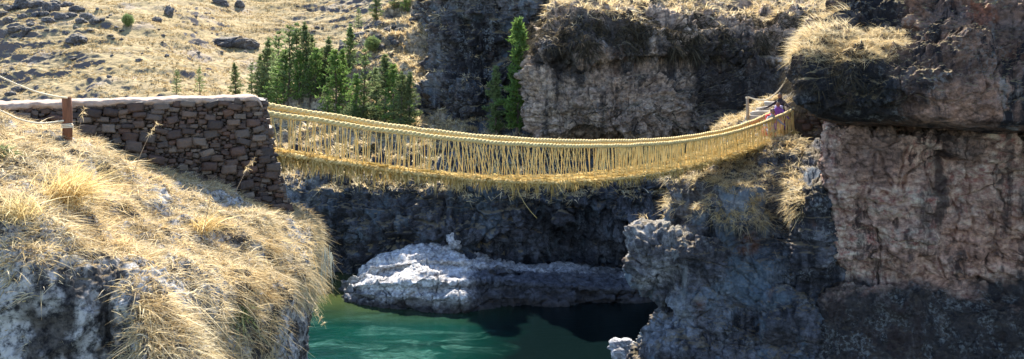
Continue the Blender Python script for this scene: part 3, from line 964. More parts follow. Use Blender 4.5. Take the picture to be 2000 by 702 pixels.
p1, n1 = outc.scatter(1800, lambda c, n: smooth(.35, .65, n[..., 2]) * (topix(c)[1] < 425) * (topix(c)[0] < 1570))
p2, n2 = outc.scatter(230, lambda c, n: (topix(c)[0] > 1400) * (topix(c)[1] < 440) * (topix(c)[1] > 310) * (topix(c)[0] < 1570) * smooth(-.1, .25, fbm(c * .7, 3, 75)))
grass('outcrop_grass', [tufts(p1, n1, 14, rng.uniform(.2, .5, len(p1)), .022, .5, .6, .5, .12, 2),
                        tufts(p2, n2, 14, rng.uniform(.2, .45, len(p2)), .022, .7, -.1, .7, .15, 3)], M['straw'], 'dry grass on the slope under the right end of the bridge')


def upmask(c, n):
    px, py = topix(c)
    return (px < 1765 + 40 * perlin(c * .5, 3)) * (py > 58) * (py < 120) * smooth(.2, .55, n[..., 2])


p1, n1 = upper.scatter(1500, upmask)
p2, n2 = upper.scatter(260, lambda c, n: (topix(c)[0] < 1770) * (topix(c)[1] > 95) * (topix(c)[1] < 190) * smooth(-.3, .2, fbm(c * .6, 3, 76)))
p3, n3 = upper.scatter(500, lambda c, n: (topix(c)[0] < 1660) * (topix(c)[1] > -30) * (topix(c)[1] < 120) * smooth(.0, .5, n[..., 2]))
grass('ledge_grass', [tufts(p1, n1, 18, rng.uniform(.2, .42, len(p1)), .015, .6, .5, .6, .12, 3),
                      tufts(p3, n3, 12, rng.uniform(.3, .55, len(p3)), .015, .4, .8, .3, .1, 3, np.array((-.5, 0, .1)))], M['straw'], 'dry grass mop on the ledge of the upper right cliff')
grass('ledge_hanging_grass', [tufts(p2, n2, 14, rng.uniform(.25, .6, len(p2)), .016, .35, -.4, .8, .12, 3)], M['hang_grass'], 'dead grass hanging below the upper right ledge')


# ------------------------------------------------------------------ single tussocks and stalks
def tussock(name, label, px, py, n, length, mat, width=.009, spread=.35, droop=.5, up=.8, rad=.16, which=('lbank',), lean=None):
    h = ground(px, py, which)
    c = np.array(h[0])
    V, Q = tufts(np.zeros((1, 3)), np.array([(0, -.3, .9)]), n, length, width, spread, up, droop, rad, 4, lean)
    g = Geo()
    g.add(V, Q)
    o = g.obj(name, mat)
    o.location = Vector(c)
    return tag(o, label, 'grass tussock')


tussock('grass_tussock', 'large golden grass tussock standing near the left end of the stone wall', 115, 395, 620, .95, M['straw_gold'], .012, .40, .62, .85, .26, lean=np.array((.25, -.1, 0)))
tussock('grass_tussock', 'golden yellow tussock beside the big one at left edge', 35, 420, 260, .5, M['straw_gold'], .012, .5, .6, .7, .18)
tussock('grass_tussock', 'bright green and silver leaf tuft low on the grassy bank', 470, 610, 130, .5, M['green_blade'], .018, .5, .6, .5, .08, lean=np.array((.3, -.3, 0)))
tussock('grass_tussock', 'tall brown tussock casting shade in the middle of the bank', 395, 450, 200, .6, M['straw_gold'], .012, .4, .55, .75, .16, lean=np.array((.3, 0, .0)))
tussock('grass_tussock', 'olive tinged tussock near the outer edge of the bank', 515, 530, 140, .5, M['straw'], .013, .5, .6, .6, .18)
tussock('grass_tussock', 'long pale tussock drooping over the outer bank edge', 575, 500, 150, .6, M['straw'], .014, .5, .8, .3, .22, lean=np.array((.1, -.3, -.2)))
tussock('leafy_weed', 'small bright green weed at the left edge below the rope', 3, 300, 60, .22, M['green_blade'], .03, .6, .3, .6, .05)


def stalk(px, py, tip, label, heads=7, mat='straw'):
    h = ground(px, py, ('lbank',))
    a = np.array(h[0])
    d = a[1] - .25
    b = P(tip[0], tip[1], d)
    mid = (a + b) / 2 + np.array((0, 0, .12 * np.linalg.norm(b - a)))
    t = np.linspace(0, 1, 12)[:, None]
    pts = (1 - t) ** 2 * a + 2 * t * (1 - t) * mid + t * t * b
    root = thing('dry_stalk', label, 'plant stalk', tuple(a))
    g = Geo()
    g.tube(pts - a, np.linspace(.007, .004, 12), 5)
    g.obj('stem', M['grey_wood'], root)
    g = Geo()
    k = 40
    q = pts[-4:][rng.integers(0, 4, k)] - a
    dv = rng.normal(size=(k, 3)) + np.array((0, 0, .4))
    dv /= np.linalg.norm(dv, axis=1, keepdims=True)
    g.add(*blades(q, dv, rng.uniform(.05, .13, k), np.full(k, .012), dv * 0 + np.array((0, 0, -.3)), 2))
    g.obj('seed_head', M[mat], root)


stalk(450, 400, (496, 310), 'dry branching seed stalk in front of the right part of the wall')
stalk(262, 335, (305, 242), 'thin dry stalk with pale seed head against the wall middle')
stalk(395, 470, (412, 385), 'leaning brown grass stalk in the middle of the bank')
stalk(570, 560, (632, 632), 'drooping thread stalk with a pale seed head over the water', mat='straw')
stalk(150, 275, (165, 212), 'thin straw stalk beside the red brown post')

# pale dried strands under the edge of the bank
g = Geo()
k = 24
xs = rng.uniform(627, 650, k)
base = np.array([P(x, rng.uniform(478, 505), 18.6 + rng.random() * .6) for x in xs])
V, Q = blades(base, np.tile((0, 0, -1.), (k, 1)) + rng.normal(size=(k, 3)) * .06, rng.uniform(.4, .95, k), np.full(k, .016), rng.normal(size=(k, 3)) * .1, 3)
g.add(V, Q)
tag(g.obj('pale_strands', straw_blade_mat('bleached_roots', [(.35, .38, .33), (.55, .58, .52), (.45, .5, .45)], .2)), 'bleached roots hanging off the outer edge of the left bank', 'roots', kind='stuff')


# ------------------------------------------------------------------ stone wall
def lump(n=4, box=.72):
    """rounded block on [-1,1]^3"""
    V, Q = [], []
    s = np.linspace(-1, 1, n + 1)
    for ax in range(3):
        for sg in (-1, 1):
            u, v = np.meshgrid(s, s, indexing='ij')
            p = np.zeros(u.shape + (3,))
            p[..., ax] = sg
            p[..., (ax + 1) % 3] = u
            p[..., (ax + 2) % 3] = v
            b = len(V) * (n + 1) ** 2
            V.append(p.reshape(-1, 3))
            i = np.arange(n)[:, None] * (n + 1)
            j = np.arange(n)[None]
            q = np.stack((i + j, i + n + 1 + j, i + n + 2 + j, i + j + 1), -1).reshape(-1, 4) + b
            Q.append(q if sg > 0 else q[:, ::-1])
    V = np.concatenate(V)
    Q = np.concatenate(Q)
    key = np.round(V, 5)
    _, first, inv = np.unique(key, axis=0, return_index=True, return_inverse=True)
    V = V[first]
    Q = inv.reshape(-1)[Q]
    S = V / np.linalg.norm(V, axis=1, keepdims=True) * 1.2
    return V * box + S * (1 - box), Q, V, S


LV, LQ, LV0, LS0 = lump()


def rubble(g, org, uv, nv, width, height, end_at, top_at, size=1., depth=.13):
    """irregular rubble: big stones thrown first, ever smaller ones fill the gaps"""
    org, uv, nv = (np.asarray(a, float) for a in (org, uv, nv))
    up = np.array((0, 0, 1.))
    R_ = random.Random(int(width * 1000) + 5)
    placed = np.zeros((0, 4))
    dens = width * height
    for (w0, w1), (a0, a1), tries in (((.28, .40), (.40, .7), 22), ((.17, .27), (.40, .8), 160), ((.11, .18), (.45, .95), 520), ((.05, .11), (.5, 1.), 1500)):
        for _ in range(int(tries * dens)):
            sw = R_.uniform(w0, w1) * size
            sh = sw * R_.uniform(a0, a1)
            cu, cv_ = R_.uniform(0, width), R_.uniform(0, height)
            if cu + sw * .35 > end_at(cv_) or cv_ + sh * .4 > top_at(cu):
                continue
            if len(placed):
                dx = np.abs(placed[:, 0] - cu) / ((placed[:, 2] + sw) * .5 * .90)
                dz = np.abs(placed[:, 1] - cv_) / ((placed[:, 3] + sh) * .5 * .86)
                if ((dx ** 3 + dz ** 3) < 1).any():
                    continue
            placed = np.concatenate((placed, [(cu, cv_, sw, sh)]))
            bx = R_.uniform(.72, 1.0)
            q = LV0 * bx + LS0 * (1 - bx)
            o_ = R_.random() * 90
            q = q + .24 * np.stack([perlin(q * .9 + o_, k) for k in range(3)], -1) + .06 * np.stack([perlin(q * 2.6 + o_, k + 5) for k in range(3)], -1)
            a = R_.gauss(0, .16)
            x, y_, z_ = q[:, 0] * sw * .52, q[:, 1] * min(depth, sw * .5), q[:, 2] * sh * .52
            x, z_ = x * math.cos(a) - z_ * math.sin(a), x * math.sin(a) + z_ * math.cos(a)
            c = org + uv * cu + up * cv_ - nv * (.07 + R_.uniform(-.035, .03) - (.03 if sw > .25 * size else 0))
            g.add(c + x[:, None] * uv + y_[:, None] * nv + z_[:, None] * up, LQ)
    return g


WL, WR = P(-260, 208, 16.6)[:2], P(524, 186, 19.3)[:2]
wu = (WR - WL) / np.linalg.norm(WR - WL)
wn = np.array((wu[1], -wu[0]))
WLEN = np.linalg.norm(WR - WL)
zb = P(575, 450, 19.5)[2]
ztop_l, ztop_r = P(-260, 212, 16.6)[2], P(500, 190, 19.3)[2]
wu3, wn3 = np.array((*wu, 0)), np.array((*wn, 0))
worg = np.array((*WL, zb))
ztop = lambda u: (ztop_l + (ztop_r - ztop_l) * min(1, max(0, u / WLEN))) - zb
H = ztop_r - zb
endx = lambda v: WLEN - .10 + .72 * (1 - v / H) ** 1.3 - .12 * smooth(.86, 1., v / H)
wall = thing('stone_wall', 'dark rubble stone wall with pale mud coping at the left end of the bridge', 'stone wall', tuple(worg))
g = Geo()
rubble(g, (0, 0, 0), wu3, wn3, WLEN + 1.2, H - .03, endx, lambda u: ztop(u) - .02, .80)
rubble(g, wu3 * (WLEN - .02) - wn3 * 1.6, wn3, wu3, 1.6, H - .05, lambda v: 1.62, lambda u: H - .05, .80)
# lean the end face out towards its foot
for a in g.v:
    pass
V = np.concatenate(g.v)
uu = V @ wu3
k = uu > WLEN - .5
vv = np.clip(V[:, 2] / H, 0, 1)
nrm_in = -(V @ wn3)
sh = np.where(k & (nrm_in > .25), .72 * (1 - vv) ** 1.3 - .1, 0)
V = V + sh[:, None] * wu3
g.v = [V]
g.f = [np.concatenate(g.f)]
g.obj('stonework', M['stone'], wall, True)
# core behind the stones
g = Geo()
prof = [(0, 0)] + [(endx(v) - .14, v) for v in np.linspace(0, H - .08, 9)] + [(0, ztop(0) - .08)]
A = np.array([wu3 * a + np.array((0, 0, b)) - wn3 * .14 for a, b in prof])
B = A - wn3 * 1.5
n = len(prof)
for i in range(n):
    j = (i + 1) % n
    g.add([A[i], A[j], B[j], B[i]], [(0, 1, 2, 3)])
cen = n
VA = np.concatenate((A, [A.mean(0)]))
g.add(VA, [(i, (i + 1) % n, cen, cen) for i in range(n)])
VB = np.concatenate((B, [B.mean(0)]))
g.add(VB, [((i + 1) % n, i, cen, cen) for i in range(n)])
g.obj('core', M['mud'], wall)
# coping: rounded mud cap
nu = 170
us = np.linspace(-.1, WLEN - .12, nu)
prof = [(-.06, -.10), (.0, -.07), (.025, -.03), (.01, .01), (-.07, .035), (-.5, .06), (-1.1, .04), (-1.5, -.02), (-1.55, -.12)]
prof = catmull(np.array([(a, b, 0) for a, b in prof]), 26)[:, :2]
G_ = np.zeros((nu, len(prof), 3))
for i, u in enumerate(us):
    zt = ztop(u) - .25 * smooth(WLEN - .35, WLEN - .05, u) ** 2
    thick = 1 + .5 * (1 - u / WLEN)
    for j, (a, b) in enumerate(prof):
        G_[i, j] = wu3 * u + wn3 * a + np.array((0, 0, zt + (b * thick if b < 0 else b)))
G_ += wn3 * (.05 * fbm(G_ * 3, 3, 33) + .035 * fbm(G_ * 9, 3, 34))[..., None] + np.array((0, 0, 1)) * (.03 * fbm(G_ * 2.2, 3, 35) + .02 * fbm(G_ * 8, 3, 36))[..., None]
i = np.arange(nu - 1)[:, None] * len(prof)
j = np.arange(len(prof) - 1)[None]
Q = np.stack((i + j, i + j + 1, i + len(prof) + j + 1, i + len(prof) + j), -1).reshape(-1, 4)
caps = [(m0 * len(prof) + j0, m0 * len(prof) + j0 + 1, m0 * len(prof) + len(prof) - 1 - 1 - j0 + 0, m0 * len(prof) + len(prof) - 1 - j0) for m0 in (0, nu - 1) for j0 in range(len(prof) // 2 - 1)]
g = Geo()
g.add(G_.reshape(-1, 3), np.concatenate((Q, np.array(caps))))
g.obj('coping', M['coping'], wall, True)

# ------------------------------------------------------------------ rope bridge
BA, BB = np.array((-5.6, 20.)), np.array((12.4, 38.))
bu = (BB - BA) / np.linalg.norm(BB - BA)
bn = np.array((bu[1], -bu[0]))
BW = 1.2


def online(px, py, off=0.):
    """the point of the bridge's vertical side plane seen at this place in the photo"""
    a = BA + bn * off
    k = (px - CX) / F
    s = (k * a[1] - a[0]) / (bu[0] - k * bu[1])
    x, y = a + bu * s
    return np.array((s, x, y, ZC + (HY - py) / F * y))


def side_curve(pts, off, n=640):
    q = np.array([online(*p, off) for p in pts])
    s = np.linspace(q[0, 0], q[-1, 0], n)
    # smooth spline through the traced heights
    A = np.polynomial.polynomial.polyfit(q[:, 0], q[:, 3], 6)
    zz = np.polynomial.polynomial.polyval(s, A)
    xy = (BA + bn * off)[None] + bu[None] * s[:, None]
    return s, np.concatenate((xy, zz[:, None]), 1)


near_rail = [(512, 219), (529, 222), (580, 229), (640, 239), (699, 248), (759, 256), (800, 262), (857, 268), (914, 274), (971, 278), (1028, 282.6), (1100, 286), (1199, 285), (1299, 280), (1374, 269), (1449, 254), (1499, 238), (1549, 212), (1575, 199)]
far_rail = [(505, 203), (526, 206), (580, 217), (640, 227), (699, 238), (759, 244), (798, 250), (857, 258), (914, 265), (971, 270), (1028, 273.5), (1100, 277), (1200, 276), (1299, 272), (1374, 263), (1449, 246), (1499, 224), (1535, 204), (1550, 196)]
near_floor = [(515, 296), (550, 301), (595, 306), (640, 313), (699, 324), (759, 331), (800, 337), (857, 342), (914, 348), (971, 352), (1028, 355), (1100, 356), (1200, 348), (1274, 338), (1349, 324), (1399, 312), (1474, 289), (1530, 267), (1565, 252)]
sN, cN = side_curve(near_rail, 0)
sF, cF = side_curve(far_rail, -BW)
sf, cfl = side_curve(near_floor, 0)
bridge = thing('rope_bridge', 'handwoven golden grass rope bridge sagging across the gorge', 'rope bridge', tuple(cN[0] * 0 + np.array((BA[0], BA[1], ZC - 3))))
BO = np.array(bridge.location)
at = lambda s, S, C: np.stack([np.interp(s, S, C[:, k]) for k in range(3)], -1)


def bobj(g, name, mat, smooth_shade=True):
    return g.obj(name, mat, bridge, smooth_shade)


for C in (cN, cF):
    g = Geo()
    C2 = C + np.stack((.02 * perlin(C * 1.5, 1), .02 * perlin(C * 1.5, 2), .025 * perlin(C * 1.2, 3)), -1)
    g.rope(C2 - BO, .068 if C is cN else .078, .46, 3, 6)
    k = 900
    q = C2[rng.integers(0, len(C2), k)] - BO + rng.normal(size=(k, 3)) * .035
    dv = np.array((*bu, 0)) * np.where(rng.random(k) < .5, 1, -1)[:, None] + rng.normal(size=(k, 3)) * .45
    dv /= np.linalg.norm(dv, axis=1, keepdims=True)
    g.add(*blades(q, dv, rng.uniform(.06, .20, k), np.full(k, .012), np.tile((0, 0, -.3), (k, 1)), 2))
    RAIL_ = bobj(g, 'handrail', M['bridge_straw'])
    if C is cN:
        RAIL = RAIL_
off_n = np.array((*(bn * .0), 0))
for o_ in (0.04, -.4, -.8, -BW - .04):
    g = Geo()
    C2 = cfl + np.array((*(bn * o_), -.02)) + .02 * np.stack((perlin(cfl * 1.3 + o_, 4), perlin(cfl * 1.3 + o_, 5), perlin(cfl * 1.3 + o_, 6)), -1)
    g.rope(C2 - BO, .06 if o_ in (0.04, -BW - .04) else .05, .36, 3, 5)
    bobj(g, 'floor_cable', M['bridge_straw'])
# deck: matted twigs across the floor cables
g = Geo()
k = 2600
s = rng.uniform(sf[0], sf[-1], k)
c = at(s, sf, cfl) + np.stack((*(bn[:, None] * rng.uniform(-BW, 0, k)), .05 + rng.uniform(-.03, .05, k)), -1) - BO
dv = np.array((*bn, 0)) * np.where(rng.random(k) < .5, 1, -1)[:, None] + rng.normal(size=(k, 3)) * np.array((.25, .25, .06))
dv /= np.linalg.norm(dv, axis=1, keepdims=True)
ln = rng.uniform(.5, 1.1, k)
g.add(*blades(c - dv * ln[:, None] * .5, dv, ln, rng.uniform(.03, .07, k), np.zeros((k, 3)), 1))
nb = 260
ss = np.linspace(sf[0], sf[-1], nb)
e0 = at(ss, sf, cfl) - BO + np.array((0, 0, .02))
e1 = e0 - np.array((*(bn * BW), 0))
lo = np.array((0, 0, -.05))
Vd = np.stack((e0, e1, e1 + lo, e0 + lo), 1).reshape(-1, 3)
i = np.arange(nb - 1)[:, None] * 4
j = np.arange(4)[None]
g.add(Vd, np.stack((i + j, i + (j + 1) % 4, i + 4 + (j + 1) % 4, i + 4 + j), -1).reshape(-1, 4))
bobj(g, 'deck', M['bridge_mat'], False)
# fringe of loose ends under the floor edges
g = Geo()
for off_, kk in ((0.06, 2300), (-BW - .06, 1500)):
    s = sf[0] + (sf[-1] - sf[0]) * rng.random(kk) ** 1.15
    dens = .5 + perlin(np.stack((s * 1.3, s * 0, s * 0 + off_), -1), 8) + .35 * perlin(np.stack((s * 4.1, s * 0, s * 0 + off_), -1), 9)
    c = at(s, sf, cfl) + np.stack((*(bn[:, None] * (off_ + rng.normal(size=kk) * .03)), rng.uniform(-.08, .06, kk)), -1) - BO
    left = 1 - smooth(0, 7, s)
    ln = (.09 + .34 * np.clip(dens, 0, 1.3) ** 1.5 + .18 * left) * rng.uniform(.5, 1.2, kk) * (1 - .55 * smooth(15, 24, s))
    dv = np.array((0, 0, -1.)) + rng.normal(size=(kk, 3)) * .28
    dv /= np.linalg.norm(dv, axis=1, keepdims=True)
    g.add(*blades(c, dv, ln, rng.uniform(.016, .045, kk), np.tile((0, 0, -.2), (kk, 1)), 3))
    # shaggy wrap on the floor edge itself
    s = rng.uniform(sf[0], sf[-1], 1500)
    c = at(s, sf, cfl) + np.stack((*(bn[:, None] * (off_ + rng.normal(size=1500) * .04)), rng.normal(size=1500) * .05), -1) - BO
    dv = np.array((*bu, 0)) * np.where(rng.random(1500) < .5, 1, -1)[:, None] + rng.normal(size=(1500, 3)) * .55
    dv /= np.linalg.norm(dv, axis=1, keepdims=True)
    g.add(*blades(c, dv, rng.uniform(.12, .3, 1500), rng.uniform(.02, .04, 1500), np.tile((0, 0, -.3), (1500, 1)), 2))
for px in (790, 893, 1000, 1010, 1046, 705, 652, 850):
    s0 = online(px, 340)[0]
    c = at(np.full(9, s0) + rng.normal(size=9) * .04, sf, cfl) - BO
    g.add(*blades(c, np.tile((0, 0, -1.), (9, 1)) + rng.normal(size=(9, 3)) * .12, rng.uniform(.3, .62, 9), np.full(9, .03), np.zeros((9, 3)), 3))
f_ = bobj(g, 'fringe', M['bridge_mat'], False)
f_['kind'] = 'stuff'


def cord(s0, s1, off_, S, C, r):
    top = at(np.array([s0]), S, C)[0]
    bot = at(np.array([s1]), sf, cfl)[0] + np.array((*(bn * (off_ + .03 * (1 if off_ == 0 else -1))), 0))
    t = np.linspace(0, 1, 6)[:, None]
    pts = top + (bot - top) * t + np.sin(t * math.pi) * (rng.normal(size=3) * .022)
    pts = np.concatenate(([top + np.array((0, 0, .055))], pts, [bot - np.array((0, 0, .06))]))
    return pts - BO, r


near_c, far_c = [], []
s = .05
while s < sf[-1] - .4:
    frac = s / sf[-1]
    leanS = .42 * (1 - smooth(.42, .5, frac)) * (1 if perlin(np.array([[s * .35, .3, .7]]), 19)[0] > -.1 else -1) * smooth(.1, .25, frac)
    near_c.append(cord(s + leanS + rng.normal() * .05, s + rng.normal() * .05, 0, sN, cN, rng.uniform(.008, .0145) + .003 * smooth(.4, .6, frac)))
    if rng.random() < .35:
        near_c.append(cord(s - leanS * .6 + rng.normal() * .08, s + rng.normal() * .06, 0, sN, cN, rng.uniform(.007, .011)))
    s += rng.uniform(.085, .155) * (1 - .42 * smooth(.4, .55, frac))
s = .1
while s < sf[-1] - .4:
    frac = s / sf[-1]
    far_c.append(cord(s + rng.normal() * .06, s + rng.normal() * .06, -BW, sF, cF, rng.uniform(.011, .017) + .003 * smooth(.4, .6, frac)))
    s += rng.uniform(.11, .20) * (1 - .42 * smooth(.4, .55, frac))
for pts, r in near_c[:100]:
    g = Geo()
    g.tube(pts, r, 5)
    bobj(g, 'lacing_cord', M['bridge_cord'])
g = Geo()
for pts, r in near_c[100:] + far_c:
    g.tube(pts, r, 5)
bobj(g, 'lacing_cord', M['bridge_cord'])['kind'] = 'stuff'
# loops that tie the two handrails' lashings, and a few thin lines trailing from the floor
g = Geo()
for s_ in np.arange(.3, 25, .55):
    p0 = at(np.array([s_]), sN, cN)[0]
    ang = np.linspace(0, 2 * math.pi, 9)
    ring = p0 + np.cos(ang)[:, None] * np.array((*bn, 0)) * .058 + np.sin(ang)[:, None] * np.array((0, 0, 1)) * .058
    g = Geo()
    g.tube(ring - BO, .012, 4)
    o = g.obj('lashing', M['bridge_cord'], RAIL)
g = Geo()
s0 = online(1008, 355)[0]
p0 = at(np.array([s0]), sf, cfl)[0]
g.tube(np.array([p0 + np.array((.02 * i + .01 * i * i, 0, -.16 * i)) for i in range(8)]) - BO, .007, 4)
bobj(g, 'loose_line', M['bridge_cord'])


# ------------------------------------------------------------------ posts and guide ropes
def post(px, py0, py1, d, r, mat, label, wrap=True):
    a, b = P(px, py1, d), P(px, py0, d)
    root = thing('wooden_post', label, 'post', tuple(a))
    g = Geo()
    h = b[2] - a[2]
    zs = np.array((0, h * .3, h * .65, h - .012, h))
    g.tube([(.012 * math.sin(z_ * 5), 0, z_) for z_ in zs], [r * 1.04, r, r * .98, r * .97, r * .88], 10)
    g.obj('shaft', mat, root, False)
    if wrap:
        g = Geo()
        ph = np.linspace(0, 3 * 2 * math.pi, 40)
        g.tube(np.stack((np.cos(ph) * (r + .012), np.sin(ph) * (r + .012), h * wrap + ph * .0045), -1), .012, 5)
        g.obj('rope_wrap', M['white_rope'], root, True)
    return root


post(131, 190, 275, 15.8, .085, M['wood_post'], 'short red brown wooden post in front of the stone wall', .28)
post(1460, 189, 232, 39.5, .07, M['grey_wood'], 'thin grey wooden post beside the path at the right end of the bridge', .9)


def sagging(name, pts, r, mat, label, cat='rope'):
    pts = catmull(np.array([P(*p) for p in pts]), 70)
    o0 = pts[0].copy()
    g = Geo()
    g.rope(pts - o0, r, r * 6, 3, 5)
    o = g.obj(name, mat, None, True)
    o.location = Vector(o0)
    return tag(o, label, cat)


sagging('guide_rope', [(-60, 118, 13.6), (0, 150, 14.2), (60, 176, 14.9), (100, 187, 15.4), (131, 191.5, 15.72)], .017, M['white_rope'], 'upper pale guide rope falling to the top of the red brown post')
sagging('guide_rope', [(-60, 190, 13.6), (0, 216, 14.2), (40, 234, 14.9), (80, 241, 15.3), (124, 236, 15.7)], .017, M['white_rope'], 'lower pale guide rope sagging to the foot of the red brown post')
sagging('guide_rope', [(1460, 190, 39.5), (1480, 195, 39.3), (1500, 194, 39), (1520, 178, 38), (1533, 160, 37), (1538, 152, 36.4), (1556, 148, 34)], .035, M['white_rope'], 'thin pale rope looping from the grey post up to the cliff')
sagging('hanging_cable', [(1512, 488, 32.2), (1522, 508, 32.0), (1545, 519, 31.9), (1570, 516, 31.9), (1592, 506, 31.8)], .009, M['grey_wood'], 'thin pale line looping across the dark rock below the grass', 'cable')

# ------------------------------------------------------------------ right abutment and steps
ab = thing('stone_abutment', 'small dark stone abutment under the right end of the bridge', 'abutment', tuple(P(1545, 292, 38.4)))
g = Geo()
hab = P(1545, 208, 38.4)[2] - P(1545, 300, 38.4)[2]
rubble(g, (0, 0, -.3), np.array((1., -.25, 0)), np.array((-.25, -1., 0)), 2.0, hab + .3, lambda v: 2.0, lambda u: hab + .25, 1.1, .16)
rubble(g, (-.3, 1.3, -.3), np.array((.25, -1., 0)), np.array((-1., -.25, 0)), 1.4, hab + .3, lambda v: 1.4, lambda u: hab + .25, 1.1, .16)
g.obj('stonework', M['stone'], ab, True)
g = Geo()
q = LV * np.array((1.15, .7, hab / 2 - .02)) + np.array((.95, .55, hab / 2 - .15))
g.add(q, LQ)
g.obj('core', M['mud'], ab, True)

SLAB = island_mat('step_stone', [(.22, .185, .15), (.33, .285, .23), (.27, .225, .18)], .9, 5., .6, .03)
for k, (px, py, w) in enumerate(((1484, 232, 1.5), (1494, 222, 1.35), (1503, 213, 1.2), (1512, 204, 1.05))):
    g = Geo()
    q = LV + .30 * np.stack([perlin(LV * 1.2 + 7 * k, j_) for j_ in range(3)], -1)
    g.add(q * np.array((w / 2 * (.8 + .1 * (k % 3)), .35, .12)), LQ)
    o = g.obj('stone_step', SLAB, None, True)
    o.location = Vector(P(px, py, 39.6 + .5 * k))
    o.rotation_euler = (.08 * (k % 2) - .05, .07 - .09 * (k % 3), -.25 + .25 * ((k * 7) % 3 - 1))
    tag(o, ('lowest pale stone step beside the people', 'second pale stone step from the bottom by the grey post', 'third pale stone step going up the path', 'topmost pale stone step below the looped rope')[k], 'stone step', 'stone steps at the right end of the bridge')
# trodden path mound that carries the steps
rows = [[(1400, 262, 42.5), (1440, 240, 42.8), (1480, 212, 43), (1520, 190, 43), (1560, 170, 43), (1600, 160, 43)],
        [(1400, 268, 41), (1440, 246, 41), (1480, 224, 41.2), (1520, 203, 41.2), (1560, 186, 41), (1600, 176, 40)],
        [(1400, 275, 40), (1440, 254, 39.9), (1480, 238, 39.6), (1520, 220, 39.6), (1560, 206, 39.4), (1600, 200, 38.5)],
        [(1400, 310, 39.5), (1440, 296, 39.4), (1480, 276, 39.2), (1520, 256, 39.2), (1560, 240, 39), (1600, 236, 38.2)],
        [(1400, 345, 39), (1440, 340, 39), (1480, 330, 39), (1520, 320, 39), (1560, 315, 38.8), (1600, 310, 38)]]
path = Sheet(net(rows), 90, 120)
path.displace(rockfn(.25, .15, .2, .1, .12, 1.6, 951, .8, 1., .1, .05), 1)
tag(link('path', path.mesh('path', M['outcrop'])), kind='structure')
p1, n1 = path.scatter(1500, lambda c, n: smooth(.3, .6, n[..., 2]) * (np.abs(topix(c)[0] - 1500 + (topix(c)[1] - 215) * 1.6) > 14))
grass('path_grass', [tufts(p1, n1, 10, rng.uniform(.2, .45, len(p1)), .025, .5, .7, .4, .12, 2)], M['straw'], 'dry grass beside the path at the right end of the bridge')


